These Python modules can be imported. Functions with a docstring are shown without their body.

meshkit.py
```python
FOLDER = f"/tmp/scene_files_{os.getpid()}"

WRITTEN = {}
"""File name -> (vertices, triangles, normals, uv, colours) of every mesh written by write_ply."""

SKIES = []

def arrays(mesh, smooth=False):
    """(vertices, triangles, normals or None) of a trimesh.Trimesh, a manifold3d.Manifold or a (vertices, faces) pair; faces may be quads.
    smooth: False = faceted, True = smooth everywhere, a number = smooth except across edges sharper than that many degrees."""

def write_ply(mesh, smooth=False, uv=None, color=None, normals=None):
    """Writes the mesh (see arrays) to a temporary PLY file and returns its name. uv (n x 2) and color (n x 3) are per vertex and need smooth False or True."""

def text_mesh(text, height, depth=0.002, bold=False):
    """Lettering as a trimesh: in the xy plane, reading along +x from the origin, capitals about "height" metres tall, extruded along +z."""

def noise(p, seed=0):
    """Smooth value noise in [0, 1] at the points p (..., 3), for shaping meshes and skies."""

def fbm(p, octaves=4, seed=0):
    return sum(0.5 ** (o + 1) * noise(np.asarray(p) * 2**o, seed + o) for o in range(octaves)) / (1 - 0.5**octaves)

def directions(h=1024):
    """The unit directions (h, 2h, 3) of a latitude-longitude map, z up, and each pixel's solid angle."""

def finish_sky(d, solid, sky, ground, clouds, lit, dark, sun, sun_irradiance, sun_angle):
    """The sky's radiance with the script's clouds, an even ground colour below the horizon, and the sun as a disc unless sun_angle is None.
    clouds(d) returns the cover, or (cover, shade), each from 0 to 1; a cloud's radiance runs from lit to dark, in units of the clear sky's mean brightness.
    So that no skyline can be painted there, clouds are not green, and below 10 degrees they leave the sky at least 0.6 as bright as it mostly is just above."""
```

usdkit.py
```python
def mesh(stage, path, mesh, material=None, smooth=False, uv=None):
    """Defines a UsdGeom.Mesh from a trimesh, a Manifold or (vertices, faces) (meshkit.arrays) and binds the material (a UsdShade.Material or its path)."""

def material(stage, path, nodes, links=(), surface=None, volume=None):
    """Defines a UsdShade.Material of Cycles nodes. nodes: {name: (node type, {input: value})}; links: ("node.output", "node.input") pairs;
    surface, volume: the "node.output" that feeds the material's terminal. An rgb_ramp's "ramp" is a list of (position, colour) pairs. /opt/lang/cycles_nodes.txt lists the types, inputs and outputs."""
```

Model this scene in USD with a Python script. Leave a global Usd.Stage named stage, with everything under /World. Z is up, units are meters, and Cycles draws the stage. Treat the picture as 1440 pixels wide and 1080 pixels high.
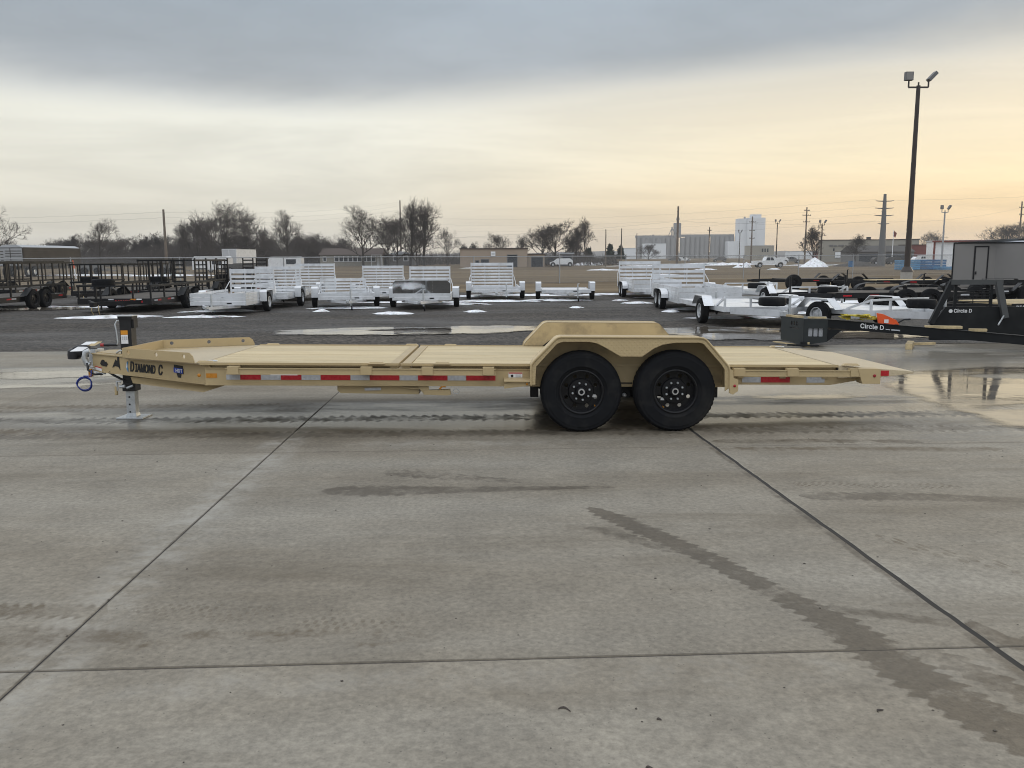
import math, random, numpy as np, trimesh, usdkit, meshkit
from pxr import Usd, UsdGeom, UsdLux, UsdShade, Gf, Sdf
from shapely.geometry import Polygon, Point, LineString
from shapely import affinity

stage = Usd.Stage.CreateInMemory()
UsdGeom.SetStageUpAxis(stage, UsdGeom.Tokens.z)
UsdGeom.SetStageMetersPerUnit(stage, 1.0)
UsdGeom.Xform.Define(stage, '/World')
UsdGeom.Scope.Define(stage, '/World/Looks')
rng = random.Random(7)
RN = np.random.default_rng(7)
mat = lambda name, nodes, links=(), surface='p.BSDF', volume=None: usdkit.material(stage, '/World/Looks/' + name, nodes, links, surface, volume)

# ------------------------------------------------------------------ camera, sky, sun, exposure
FPX, CAM_H, PITCH, ROLL = 1200.0, 1.53, math.atan(178 / 1200), math.radians(.25)
s_, c_ = math.sin(PITCH), math.cos(PITCH)
right, up, fwd = np.array((1, 0, 0.)), np.array((0, s_, c_)), np.array((0, c_, -s_))
xc = right * math.cos(ROLL) - up * math.sin(ROLL)
yc = right * math.sin(ROLL) + up * math.cos(ROLL)
cam = UsdGeom.Camera.Define(stage, '/World/camera')
m = np.eye(4); m[0, :3], m[1, :3], m[2, :3], m[3, :3] = xc, yc, -fwd, (0, 0, CAM_H)
cam.AddTransformOp().Set(Gf.Matrix4d(m.tolist()))
cam.CreateHorizontalApertureAttr(36.0); cam.CreateVerticalApertureAttr(27.0)
cam.CreateFocalLengthAttr(36.0 * FPX / 1440); cam.CreateClippingRangeAttr(Gf.Vec2f(.05, 20000))
cam.CreateExposureAttr(EXPOSURE := 0.12)

SUN_AZ, SUN_EL = math.radians(44), math.radians(8)
SKY_STRENGTH = .1
sunv = (math.sin(SUN_AZ) * math.cos(SUN_EL), math.cos(SUN_AZ) * math.cos(SUN_EL), math.sin(SUN_EL))
K = 1 / SKY_STRENGTH
kc = lambda r, g, b: (r * K, g * K, b * K)
skym = mat('sky', {
    'tc': ('texture_coordinate', {}), 'sep': ('separate_xyz', {}),
    'sky': ('sky_texture', {'sky_type': 'single_scattering', 'sun_disc': False, 'sun_elevation': SUN_EL, 'sun_rotation': SUN_AZ, 'aerosol_density': 2.0}),
    # cloud coordinates: the direction laid out on a flat layer overhead
    'zz': ('math', {'math_type': 'maximum', 'value2': 0.0}), 'zo': ('math', {'math_type': 'add', 'value2': .07}),
    'px': ('math', {'math_type': 'divide'}), 'py': ('math', {'math_type': 'divide'}), 'pv': ('combine_xyz', {}),
    'n1': ('noise_texture', {'scale': .55, 'detail': 5, 'roughness': .55}),
    'mp2': ('mapping', {'scale': (.6, .9, 1), 'location': (3.1, 1.7, 0), 'rotation': (0, 0, .12)}),
    'n2': ('noise_texture', {'scale': .65, 'detail': 6, 'roughness': .6, 'distortion': .6}),
    # warmth by azimuth from the low sun
    'dot': ('vector_math', {'math_type': 'dot_product', 'vector2': (math.sin(SUN_AZ), math.cos(SUN_AZ), 0)}),
    'warm': ('map_range', {'range_type': 'smoothstep', 'from_min': .52, 'from_max': 1.04, 'clamp': True}),
    'back': ('map_range', {'range_type': 'smoothstep', 'from_min': .12, 'from_max': -.55, 'clamp': True}), 'rb': ('rgb_ramp', {'ramp': [(0, kc(.25, .26, .28)), (.5, kc(.31, .33, .355)), (1, kc(.38, .405, .44))]}), 'low0': ('mix_color', {'use_clamp': False}),
    # low bright band, colours from the horizon up
    'rl': ('rgb_ramp', {'ramp': [(0, kc(.62, .585, .495)), (.12, kc(.72, .675, .56)), (.3, kc(.79, .755, .64)), (.5, kc(.83, .81, .705)), (.75, kc(.86, .855, .765)), (1, kc(.72, .74, .73))]}),
    'rr': ('rgb_ramp', {'ramp': [(0, kc(.72, .52, .31)), (.12, kc(.87, .64, .37)), (.3, kc(1.0, .77, .45)), (.5, kc(1.02, .87, .59)), (.75, kc(.98, .87, .66)), (1, kc(.76, .73, .64))]}),
    'zl': ('map_range', {'from_min': 0, 'from_max': .2, 'clamp': True}),
    'low': ('mix_color', {'use_clamp': False}),
    'streak': ('map_range', {'from_min': .35, 'from_max': .68, 'to_min': .86, 'to_max': 1.05, 'clamp': True}),
    'low2': ('vector_math', {'math_type': 'scale'}),
    # grey deck
    'zd': ('map_range', {'from_min': .18, 'from_max': .9, 'clamp': True}),
    'rd': ('rgb_ramp', {'ramp': [(0, kc(.41, .44, .465)), (.12, kc(.375, .43, .485)), (.4, kc(.60, .635, .68)), (1, kc(.90, .94, 1.0))]}),
    'dk': ('map_range', {'from_min': .3, 'from_max': .7, 'to_min': .80, 'to_max': 1.16, 'clamp': True}),
    'deck': ('vector_math', {'math_type': 'scale'}),
    'wob': ('math', {'math_type': 'multiply_add', 'value2': .08, 'value3': -.04}),
    'az': ('math', {'math_type': 'multiply_add', 'value2': -.032}),
    'edge': ('math', {'math_type': 'add'}),
    'cov': ('map_range', {'range_type': 'smoothstep', 'from_min': .148, 'from_max': .212, 'clamp': True}),
    'cl': ('mix_color', {'use_clamp': False}),
    'all': ('mix_color', {'fac': .97, 'use_clamp': False}),
    'bg': ('background_shader', {'strength': SKY_STRENGTH}),
}, [('tc.generated', 'sep.vector'), ('sep.z', 'zz.value1'), ('zz.value', 'zo.value1'), ('sep.x', 'px.value1'), ('zo.value', 'px.value2'),
    ('sep.y', 'py.value1'), ('zo.value', 'py.value2'), ('px.value', 'pv.x'), ('py.value', 'pv.y'), ('pv.vector', 'n1.vector'), ('pv.vector', 'mp2.vector'), ('mp2.vector', 'n2.vector'),
    ('tc.generated', 'dot.vector1'), ('dot.value', 'warm.value'),
    ('sep.z', 'zl.value'), ('zl.result', 'rl.fac'), ('zl.result', 'rr.fac'), ('rl.color', 'low.a'), ('rr.color', 'low.b'), ('warm.result', 'low.fac'),
    ('n2.fac', 'streak.value'), ('low.result', 'low0.a'), ('rb.color', 'low0.b'), ('zl.result', 'rb.fac'), ('dot.value', 'back.value'), ('back.result', 'low0.fac'), ('low0.result', 'low2.vector1'), ('streak.result', 'low2.scale'),
    ('sep.z', 'zd.value'), ('zd.result', 'rd.fac'), ('rd.color', 'deck.vector1'), ('n1.fac', 'dk.value'), ('dk.result', 'deck.scale'),
    ('n2.fac', 'wob.value1'), ('warm.result', 'az.value1'), ('sep.z', 'az.value3'), ('az.value', 'edge.value1'), ('wob.value', 'edge.value2'), ('edge.value', 'cov.value'),
    ('low2.vector', 'cl.a'), ('deck.vector', 'cl.b'), ('cov.result', 'cl.fac'),
    ('sky.color', 'all.a'), ('cl.result', 'all.b'), ('all.result', 'bg.color')], surface='bg.background')
dome = UsdLux.DomeLight.Define(stage, '/World/sky')
UsdShade.MaterialBindingAPI.Apply(dome.GetPrim()).Bind(skym)
dome.GetPrim().SetCustomDataByKey('kind', 'structure')
sun = UsdLux.DistantLight.Define(stage, '/World/sun')
sun.CreateNormalizeAttr(True); sun.CreateIntensityAttr(.13); sun.CreateAngleAttr(14.0); sun.CreateColorAttr(Gf.Vec3f(1, .84, .6))
zax = np.array(sunv); xax = np.cross((0, 0, 1), zax); xax /= np.linalg.norm(xax); yax = np.cross(zax, xax)
m = np.eye(4); m[0, :3], m[1, :3], m[2, :3] = xax, yax, zax
sun.AddTransformOp().Set(Gf.Matrix4d(m.tolist()))

# ------------------------------------------------------------------ helpers
_used = {}
def numbered(parent, name):
    k = (parent, name); n = _used.get(k, 0); _used[k] = n + 1
    return f'{parent}/{name}' + (f'_{n:03d}' if n else '')
def setd(path, **kw):
    p = stage.GetPrimAtPath(path)
    for k, v in kw.items():
        if v: p.SetCustomDataByKey(k, v)
def thing(name, label, cat, loc=(0, 0, 0), rz=0, group=None, kind=None, matrix=None, scale=None):
    p = numbered('/World', name); x = UsdGeom.Xform.Define(stage, p)
    if matrix is not None: x.AddTransformOp().Set(Gf.Matrix4d(np.asarray(matrix).tolist()))
    else:
        x.AddTranslateOp().Set(Gf.Vec3d(*map(float, loc)))
        if rz: x.AddRotateZOp().Set(math.degrees(rz))
        if scale is not None: x.AddScaleOp().Set(Gf.Vec3f(*scale))
    setd(p, label=label, category=cat, group=group, kind=kind)
    return p
def sub(parent, name):
    p = numbered(parent, name); UsdGeom.Xform.Define(stage, p); return p
def obj(name, mesh, material, parent='/World', smooth=False, label=None, cat=None, group=None, kind=None):
    if isinstance(mesh, MB): mesh = mesh.mesh()
    p = numbered(parent, name)
    usdkit.mesh(stage, p, mesh, material, smooth)
    setd(p, label=label, category=cat, group=group, kind=kind)
    return p

def basis(z):
    z = np.asarray(z, float); z = z / np.linalg.norm(z)
    a = np.array((0, 0, 1.)) if abs(z[2]) < .9 else np.array((1., 0, 0))
    x = np.cross(a, z); x /= np.linalg.norm(x)
    return np.stack([x, np.cross(z, x), z], 1)
class MB:
    def __init__(self): self.v, self.f, self.n = [], [], 0
    def add(self, v, f):
        v = np.asarray(v, float); f = np.asarray(f, int)
        if f.shape[1] == 4: f = np.vstack([f[:, [0, 1, 2]], f[:, [0, 2, 3]]])
        self.v.append(v); self.f.append(f + self.n); self.n += len(v); return self
    def tm(self, t): return self.add(t.vertices, t.faces)
    def box(self, x0, x1, y0, y1, z0, z1):
        v = [(x, y, z) for x in (x0, x1) for y in (y0, y1) for z in (z0, z1)]
        return self.add(v, BOXF)
    def hexa(self, bottom, top):   # two quads, counter-clockwise from above
        return self.add(list(bottom) + list(top), [(3, 2, 1, 0), (4, 5, 6, 7), (0, 1, 5, 4), (1, 2, 6, 5), (2, 3, 7, 6), (3, 0, 4, 7)])
    def bar(self, p0, p1, w, h, upv=(0, 0, 1)):   # rectangular bar, w sideways, h along up
        p0, p1 = np.asarray(p0, float), np.asarray(p1, float); d = p1 - p0; d /= np.linalg.norm(d)
        sd = np.cross(d, upv)
        if np.linalg.norm(sd) < 1e-6: sd = np.cross(d, (1, 0, 0))
        sd /= np.linalg.norm(sd); u = np.cross(sd, d)
        v = [p + sd * w / 2 * a + u * h / 2 * b for p in (p0, p1) for a in (-1, 1) for b in (-1, 1)]
        return self.add(v, BOXF)
    def tube(self, pts, r, n=8, cap=True, r1=None):
        pts = [np.asarray(p, float) for p in pts]; m = len(pts); rings = []
        B = None
        for i, p in enumerate(pts):
            d = pts[min(i + 1, m - 1)] - pts[max(i - 1, 0)]
            d = d / np.linalg.norm(d)
            if B is None: B = basis(d)
            else:
                x = B[:, 0] - d * (B[:, 0] @ d); x /= np.linalg.norm(x); B = np.stack([x, np.cross(d, x), d], 1)
            rr = r if r1 is None else r + (r1 - r) * i / (m - 1)
            a = np.arange(n) * 2 * math.pi / n
            rings.append(p + rr * (np.cos(a)[:, None] * B[:, 0] + np.sin(a)[:, None] * B[:, 1]))
        v = np.vstack(rings); f = []
        for i in range(m - 1):
            for j in range(n):
                k = (j + 1) % n; f.append((i * n + j, i * n + k, (i + 1) * n + k, (i + 1) * n + j))
        f = np.array(f); self.add(v, f)
        if cap:
            self.add(rings[0], [(0, k + 1, k) for k in range(1, n - 1)]); self.add(rings[-1], [(0, k, k + 1) for k in range(1, n - 1)])
        return self
    def prism(self, poly, T, a, b):   # 2-D polygon (shapely) extruded from a to b along the third axis of T (4x4 or (R, t))
        t = trimesh.creation.extrude_polygon(poly, b - a, engine='earcut'); v = t.vertices + (0, 0, a)
        R, o = T
        return self.add(v @ np.asarray(R, float).T + o, t.faces)
    def lathe(self, prof, c, axis, n=48, close=False):   # profile (radius, axial)
        B = basis(axis); a = np.arange(n) * 2 * math.pi / n; m = len(prof)
        v = np.vstack([np.asarray(c) + z * B[:, 2] + r * (np.cos(a)[:, None] * B[:, 0] + np.sin(a)[:, None] * B[:, 1]) for r, z in prof])
        f = []
        for i in range(m if close else m - 1):
            i2 = (i + 1) % m
            for j in range(n):
                k = (j + 1) % n; f.append((i * n + j, i * n + k, i2 * n + k, i2 * n + j))
        return self.add(v, f)
    def mesh(self): return (np.vstack(self.v), np.vstack(self.f))
    def map(self, fn): self.v = [fn(x) for x in self.v]; return self
BOXF = [(0, 1, 3, 2), (4, 6, 7, 5), (0, 4, 5, 1), (2, 3, 7, 6), (0, 2, 6, 4), (1, 5, 7, 3)]
XZ = (np.array([[1, 0, 0], [0, 0, -1], [0, 1, 0]], float), np.zeros(3))   # polygon (x, z); extrusion a..b runs towards -y
def xz(y): return (XZ[0], np.array((0, y, 0.)))
def text(s, h, depth=.003, bold=True):
    t = meshkit.text_mesh(s, h, depth, bold); return t
def place_text(t, origin, xdir, ydir):   # lettering plane
    xd, yd = np.asarray(xdir, float), np.asarray(ydir, float); xd /= np.linalg.norm(xd); yd /= np.linalg.norm(yd)
    R = np.stack([xd, yd, np.cross(xd, yd)], 1)
    return (t.vertices @ R.T + np.asarray(origin, float), t.faces)
def ragged(cx, cy, a, b, rot=0, seed=0, n=90, rough=.35, octs=4, sx=1.0):
    th = np.arange(n) * 2 * math.pi / n
    k = np.stack([np.cos(th) * 1.3, np.sin(th) * 1.3, np.full(n, seed * 3.7)], 1)
    r = 1 + rough * 2 * (meshkit.fbm(k * 2.2 * sx, octs, seed) - .5)
    x, y = a * r * np.cos(th), b * r * np.sin(th); cr, sr = math.cos(rot), math.sin(rot)
    return Polygon(np.stack([cx + x * cr - y * sr, cy + x * sr + y * cr], 1)).buffer(0)
def sheet(poly, zfn, T=.0):   # flat polygon draped at zfn(x, y)
    out = MB()
    for g in getattr(poly, 'geoms', [poly]):
        if g.is_empty or g.area < 1e-5: continue
        v, f = trimesh.creation.triangulate_polygon(g, engine='earcut')
        n = np.cross(*(np.array([v[f[0][1]] - v[f[0][0]], v[f[0][2]] - v[f[0][0]]])))
        if n < 0: f = f[:, ::-1]
        out.add(np.c_[v, [zfn(x, y) for x, y in v]], f)
    return out

# ------------------------------------------------------------------ materials
def paint(name, col, rough=.45, metal=0.0, var=.15, scale=4, bevel=0, bump=0, bscale=60, spec=.5, rand=0, coat=0, dirt=None, dirt_amt=.35):
    n = {'tc': ('texture_coordinate', {}), 'n': ('noise_texture', {'scale': scale, 'detail': 6, 'roughness': .62}),
         'mr': ('map_range', {'from_min': .3, 'from_max': .7, 'to_min': 1 - var, 'to_max': 1 + var}),
         'c': ('vector_math', {'math_type': 'scale', 'vector1': col}),
         'r': ('map_range', {'from_min': .3, 'from_max': .7, 'to_min': max(.02, rough - .1), 'to_max': min(1, rough + .1)}),
         'p': ('principled_bsdf', {'metallic': metal, 'specular_ior_level': spec, 'coat_weight': coat, 'coat_roughness': .15})}
    l = [('tc.object', 'n.vector'), ('n.fac', 'mr.value'), ('mr.result', 'c.scale'), ('n.fac', 'r.value'), ('r.result', 'p.roughness')]
    out = 'c.vector'
    if rand:
        n |= {'oi': ('object_info', {}), 'rr': ('map_range', {'from_min': 0, 'from_max': 1, 'to_min': 1 - rand, 'to_max': 1 + rand}), 'c2': ('vector_math', {'math_type': 'scale'})}
        l += [('oi.random', 'rr.value'), ('rr.result', 'c2.scale'), (out, 'c2.vector1')]; out = 'c2.vector'
    if dirt:
        n |= {'dn': ('noise_texture', {'scale': 2.3, 'detail': 8, 'roughness': .7}), 'dm': ('map_range', {'from_min': .5, 'from_max': .72, 'to_max': dirt_amt, 'clamp': True}), 'dx': ('mix_color', {'b': dirt})}
        l += [('tc.object', 'dn.vector'), ('dn.fac', 'dm.value'), ('dm.result', 'dx.fac'), (out, 'dx.a')]; out = 'dx.result'
    l.append((out, 'p.base_color'))
    nrm = None
    if bevel:
        n['bv'] = ('bevel', {'radius': bevel, 'samples': 4}); nrm = 'bv.bevel'
    if bump:
        n |= {'bn': ('noise_texture', {'scale': bscale, 'detail': 4}), 'bp': ('bump', {'strength': 1.0, 'distance': bump})}
        l += [('tc.object', 'bn.vector'), ('bn.fac', 'bp.height')]
        if nrm: l.append((nrm, 'bp.normal'))
        nrm = 'bp.normal'
    if nrm: l.append((nrm, 'p.normal'))
    return mat(name, n, l)
TAN = (.455, .348, .188)
M = {}
M['tan'] = paint('tan_paint', TAN, .42, var=.05, scale=2, bevel=.004, dirt=(.30, .24, .15), dirt_amt=.25)
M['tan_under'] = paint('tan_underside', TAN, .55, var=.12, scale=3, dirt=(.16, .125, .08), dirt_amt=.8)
def tread(name, col):
    return mat(name, {'tc': ('texture_coordinate', {}), 'sx': ('separate_xyz', {}), 'yz': ('math', {'math_type': 'add'}), 'cv': ('combine_xyz', {}),
        'a': ('mapping', {'rotation': (0, 0, .785)}),
        'w1': ('wave_texture', {'wave_type': 'bands', 'bands_direction': 'x', 'scale': 9.0}), 'w2': ('wave_texture', {'wave_type': 'bands', 'bands_direction': 'y', 'scale': 9.0}),
        'mx': ('math', {'math_type': 'multiply'}), 'pw': ('map_range', {'range_type': 'smoothstep', 'from_min': .35, 'from_max': .7, 'clamp': True}),
        'bv': ('bevel', {'radius': .01, 'samples': 4}), 'bp': ('bump', {'strength': .8, 'distance': .0018}),
        'n': ('noise_texture', {'scale': 2.5, 'detail': 6}), 'mr': ('map_range', {'from_min': .3, 'from_max': .7, 'to_min': .93, 'to_max': 1.06}), 'c': ('vector_math', {'math_type': 'scale', 'vector1': col}),
        'p': ('principled_bsdf', {'roughness': .42})},
        [('tc.object', 'sx.vector'), ('sx.y', 'yz.value1'), ('sx.z', 'yz.value2'), ('sx.x', 'cv.x'), ('yz.value', 'cv.y'), ('cv.vector', 'a.vector'), ('a.vector', 'w1.vector'), ('a.vector', 'w2.vector'), ('w1.fac', 'mx.value1'), ('w2.fac', 'mx.value2'), ('mx.value', 'pw.value'), ('pw.result', 'bp.height'),
         ('bv.bevel', 'bp.normal'), ('bp.normal', 'p.normal'), ('tc.object', 'n.vector'), ('n.fac', 'mr.value'), ('mr.result', 'c.scale'), ('c.vector', 'p.base_color')])
M['tread_tan'] = tread('tan_tread_plate', TAN)
M['tread_tan_floor'] = tread('tan_tread_floor', (.52, .43, .285))
M['pine'] = mat('pine_plank', {'tc': ('texture_coordinate', {}), 'mp': ('mapping', {'scale': (.55, 14, 14)}), 'oi': ('object_info', {}), 'off': ('combine_xyz', {}), 'om': ('math', {'math_type': 'multiply', 'value2': 37.}),
    'ad': ('vector_math', {'math_type': 'add'}), 'n': ('noise_texture', {'scale': 3.2, 'detail': 8, 'roughness': .6, 'distortion': .4}),
    'r': ('rgb_ramp', {'ramp': [(.26, (.44, .32, .16)), (.42, (.60, .48, .28)), (.58, (.69, .575, .365)), (.8, (.75, .645, .43))]}),
    'kn': ('voronoi_texture', {'scale': 1.0}), 'km': ('mapping', {'scale': (2.1, 6, 6)}), 'kr': ('map_range', {'from_min': .02, 'from_max': .06, 'clamp': True, 'to_min': .45, 'to_max': 1}), 'kc': ('vector_math', {'math_type': 'scale'}),
    'rv': ('map_range', {'to_min': .90, 'to_max': 1.07}), 'c2': ('vector_math', {'math_type': 'scale'}), 'bp': ('bump', {'strength': .5, 'distance': .002}), 'p': ('principled_bsdf', {'roughness': .62, 'specular_ior_level': .35})},
    [('tc.object', 'ad.vector1'), ('oi.random', 'om.value1'), ('om.value', 'off.x'), ('off.vector', 'ad.vector2'), ('ad.vector', 'mp.vector'), ('mp.vector', 'n.vector'), ('n.fac', 'r.fac'),
     ('ad.vector', 'km.vector'), ('km.vector', 'kn.vector'), ('kn.distance', 'kr.value'), ('r.color', 'kc.vector1'), ('kr.result', 'kc.scale'),
     ('oi.random', 'rv.value'), ('kc.vector', 'c2.vector1'), ('rv.result', 'c2.scale'), ('c2.vector', 'p.base_color'), ('n.fac', 'bp.height'), ('bp.normal', 'p.normal')])
def rubber(name, col, dirt_amt):
    return paint(name, col, .7, var=.3, scale=14, bump=.0006, bscale=130, spec=.16, dirt=(.06, .055, .048), dirt_amt=dirt_amt)
M['rubber'] = rubber('tyre_rubber', (.0065, .007, .0085), .34)
M['rim_black'] = paint('black_rim', (.006, .006, .007), .32, spec=.3, var=.2, scale=10, bevel=.003)
M['black'] = paint('black_paint', (.008, .008, .009), .4, var=.3, scale=5, spec=.3, dirt=(.03, .028, .026), dirt_amt=.35)
M['black_bed'] = paint('black_bed_paint', (.0075, .0085, .0095), .5, var=.25, scale=3, spec=.22, dirt=(.03, .03, .03), dirt_amt=.4)
M['steel'] = paint('zinc_steel', (.55, .57, .58), .38, metal=.75, var=.12, scale=9, bevel=.003)
M['chrome'] = paint('bright_steel', (.75, .76, .77), .22, metal=.9, var=.05)
M['alu'] = paint('aluminium', (.68, .695, .715), .38, metal=.5, var=.09, scale=1.5, dirt=(.30, .29, .27), dirt_amt=.45)
M['alu_deck'] = paint('aluminium_deck', (.72, .73, .75), .4, metal=.2, var=.1, scale=2)
M['mirror'] = paint('polished_sheet', (.62, .63, .64), .09, metal=1.0, var=.08, scale=1.0)
M['white'] = paint('white_paint', (.78, .79, .80), .35, var=.05, scale=2)
M['rim_silver'] = paint('silver_rim', (.6, .61, .62), .32, metal=.6)
M['red'] = paint('red_reflector', (.42, .012, .02), .3, var=.12, scale=30)
M['tape_white'] = paint('white_reflector', (.46, .47, .49), .3, var=.14, scale=30)
M['amber'] = paint('amber_reflector', (.50, .20, .02), .3, var=.1, scale=30)
M['redlamp'] = paint('red_lamp', (.30, .01, .02), .15)
M['blue'] = paint('blue_vinyl', (.02, .06, .36), .35)
M['blue_hose'] = paint('blue_hose', (.02, .035, .20), .35)
M['ink'] = paint('black_vinyl', (.008, .008, .009), .35)
M['sky_blue'] = paint('light_blue_vinyl', (.06, .25, .50), .35)
M['paper'] = paint('white_label', (.74, .74, .74), .55, var=.05)
M['orange_ink'] = paint('orange_vinyl', (.62, .26, .02), .5)
M['plastic'] = paint('black_plastic', (.012, .012, .014), .4)
M['red_handle'] = paint('red_rubber', (.35, .03, .03), .5)
M['red_vinyl'] = paint('red_vinyl', (.50, .03, .03), .4)
M['orange'] = paint('orange_tool', (.75, .10, .02), .4)
M['strap'] = paint('yellow_strap', (.50, .40, .03), .7, var=.3, scale=20)
M['old_deck'] = paint('weathered_deck', (.075, .064, .052), .75, var=.3, scale=6, rand=.2)
M['lumber'] = paint('raw_lumber', (.46, .36, .20), .7, var=.3, scale=8, rand=.2)
M['concrete_post'] = paint('pier_concrete', (.36, .34, .31), .8, var=.15, scale=5, bump=.003)
M['pole_brown'] = paint('bronze_pole', (.035, .026, .022), .45, var=.2)
M['wood_pole'] = paint('weathered_pole', (.16, .13, .105), .8, var=.25, scale=3)
M['galv'] = paint('galvanised_pole', (.34, .35, .36), .5, metal=.3, var=.1)
M['pole_grey'] = paint('transmission_steel', (.15, .15, .15), .6, metal=.2, var=.1)
M['box_grey'] = paint('dark_box_paint', (.026, .030, .030), .5, var=.2, scale=3, spec=.3)
M['bark'] = paint('bark', (.055, .046, .039), .9, var=.3, scale=.8)
M['twig'] = paint('twigs', (.068, .056, .048), .9, var=.25, scale=.3)
M['evergreen'] = paint('evergreen', (.018, .03, .018), .8, var=.4, scale=.5, rand=.2)
M['grey_metal'] = paint('grey_cladding', (.225, .214, .202), .4, var=.05, scale=.4)
M['beige'] = paint('beige_cladding', (.33, .265, .205), .6, var=.06, scale=.2)
M['sand_wall'] = paint('sand_wall', (.30, .28, .235), .65, var=.06, scale=.2)
M['elevator'] = paint('elevator_concrete', (.24, .238, .235), .85, var=.1, scale=.05)
M['white_conc'] = paint('white_concrete', (.66, .68, .70), .8, var=.05, scale=.03)
M['dark_glass'] = paint('dark_glass', (.02, .024, .03), .1)
M['roof_grey'] = paint('roof_grey', (.40, .42, .44), .4, var=.08, scale=.3)
M['roof_dark'] = paint('roof_dark', (.06, .055, .05), .8)
M['roof_brown'] = paint('roof_brown', (.075, .055, .045), .85)
M['brick_red'] = paint('brick_red', (.17, .05, .04), .7, var=.1, scale=.5)
M['slate_wall'] = paint('slate_wall', (.16, .155, .15), .8)
M['tarp'] = paint('blue_wrap', (.10, .27, .46), .55, var=.25, scale=1.2, rand=.15)
M['tarp2'] = paint('dark_blue_wrap', (.05, .15, .30), .55, var=.3, scale=1.4)
M['wire'] = paint('wire', (.12, .12, .12), .5)
M['hose_brown'] = paint('cattle_brown', (.038, .031, .024), .7, var=.15, scale=1)
M['snow'] = mat('snow', {'g': ('geometry', {}), 'n': ('noise_texture', {'scale': 3., 'detail': 6}), 'r': ('rgb_ramp', {'ramp': [(.32, (.42, .41, .40)), (.42, (.70, .71, .73)), (.6, (.84, .855, .88))]}), 'n2': ('noise_texture', {'scale': 18., 'detail': 4}), 'bp': ('bump', {'strength': .7, 'distance': .03}), 'p': ('principled_bsdf', {'roughness': .6, 'subsurface_weight': .1, 'subsurface_scale': .03})},
    [('g.position', 'n.vector'), ('n.fac', 'r.fac'), ('r.color', 'p.base_color'), ('g.position', 'n2.vector'), ('n2.fac', 'bp.height'), ('bp.normal', 'p.normal')])
# ------------------------------------------------------------------ ground
SL = .0165
slabz = lambda x, y: -SL * y
GZ = -.27
GE = 17.3     # far edge of the concrete
def blob(i, cx, cy, rx, ry, rot, inner, outer):   # 1 inside, 0 outside of a wobbly ellipse
    n = {f'bmp{i}': ('mapping', {'mapping_type': 'texture', 'location': (cx, cy, 0), 'rotation': (0, 0, rot), 'scale': (rx, ry, 1000.)}),
         f'l{i}': ('vector_math', {'math_type': 'length'}), f'a{i}': ('math', {'math_type': 'add'}),
         f'o{i}': ('map_range', {'range_type': 'smoothstep', 'from_min': outer, 'from_max': inner, 'clamp': True})}
    l = [('g.position', f'bmp{i}.vector'), (f'bmp{i}.vector', f'l{i}.vector1'), (f'l{i}.value', f'a{i}.value1'), ('wn.result', f'a{i}.value2'), (f'a{i}.value', f'o{i}.value')]
    return n, l, f'o{i}.result'
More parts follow.
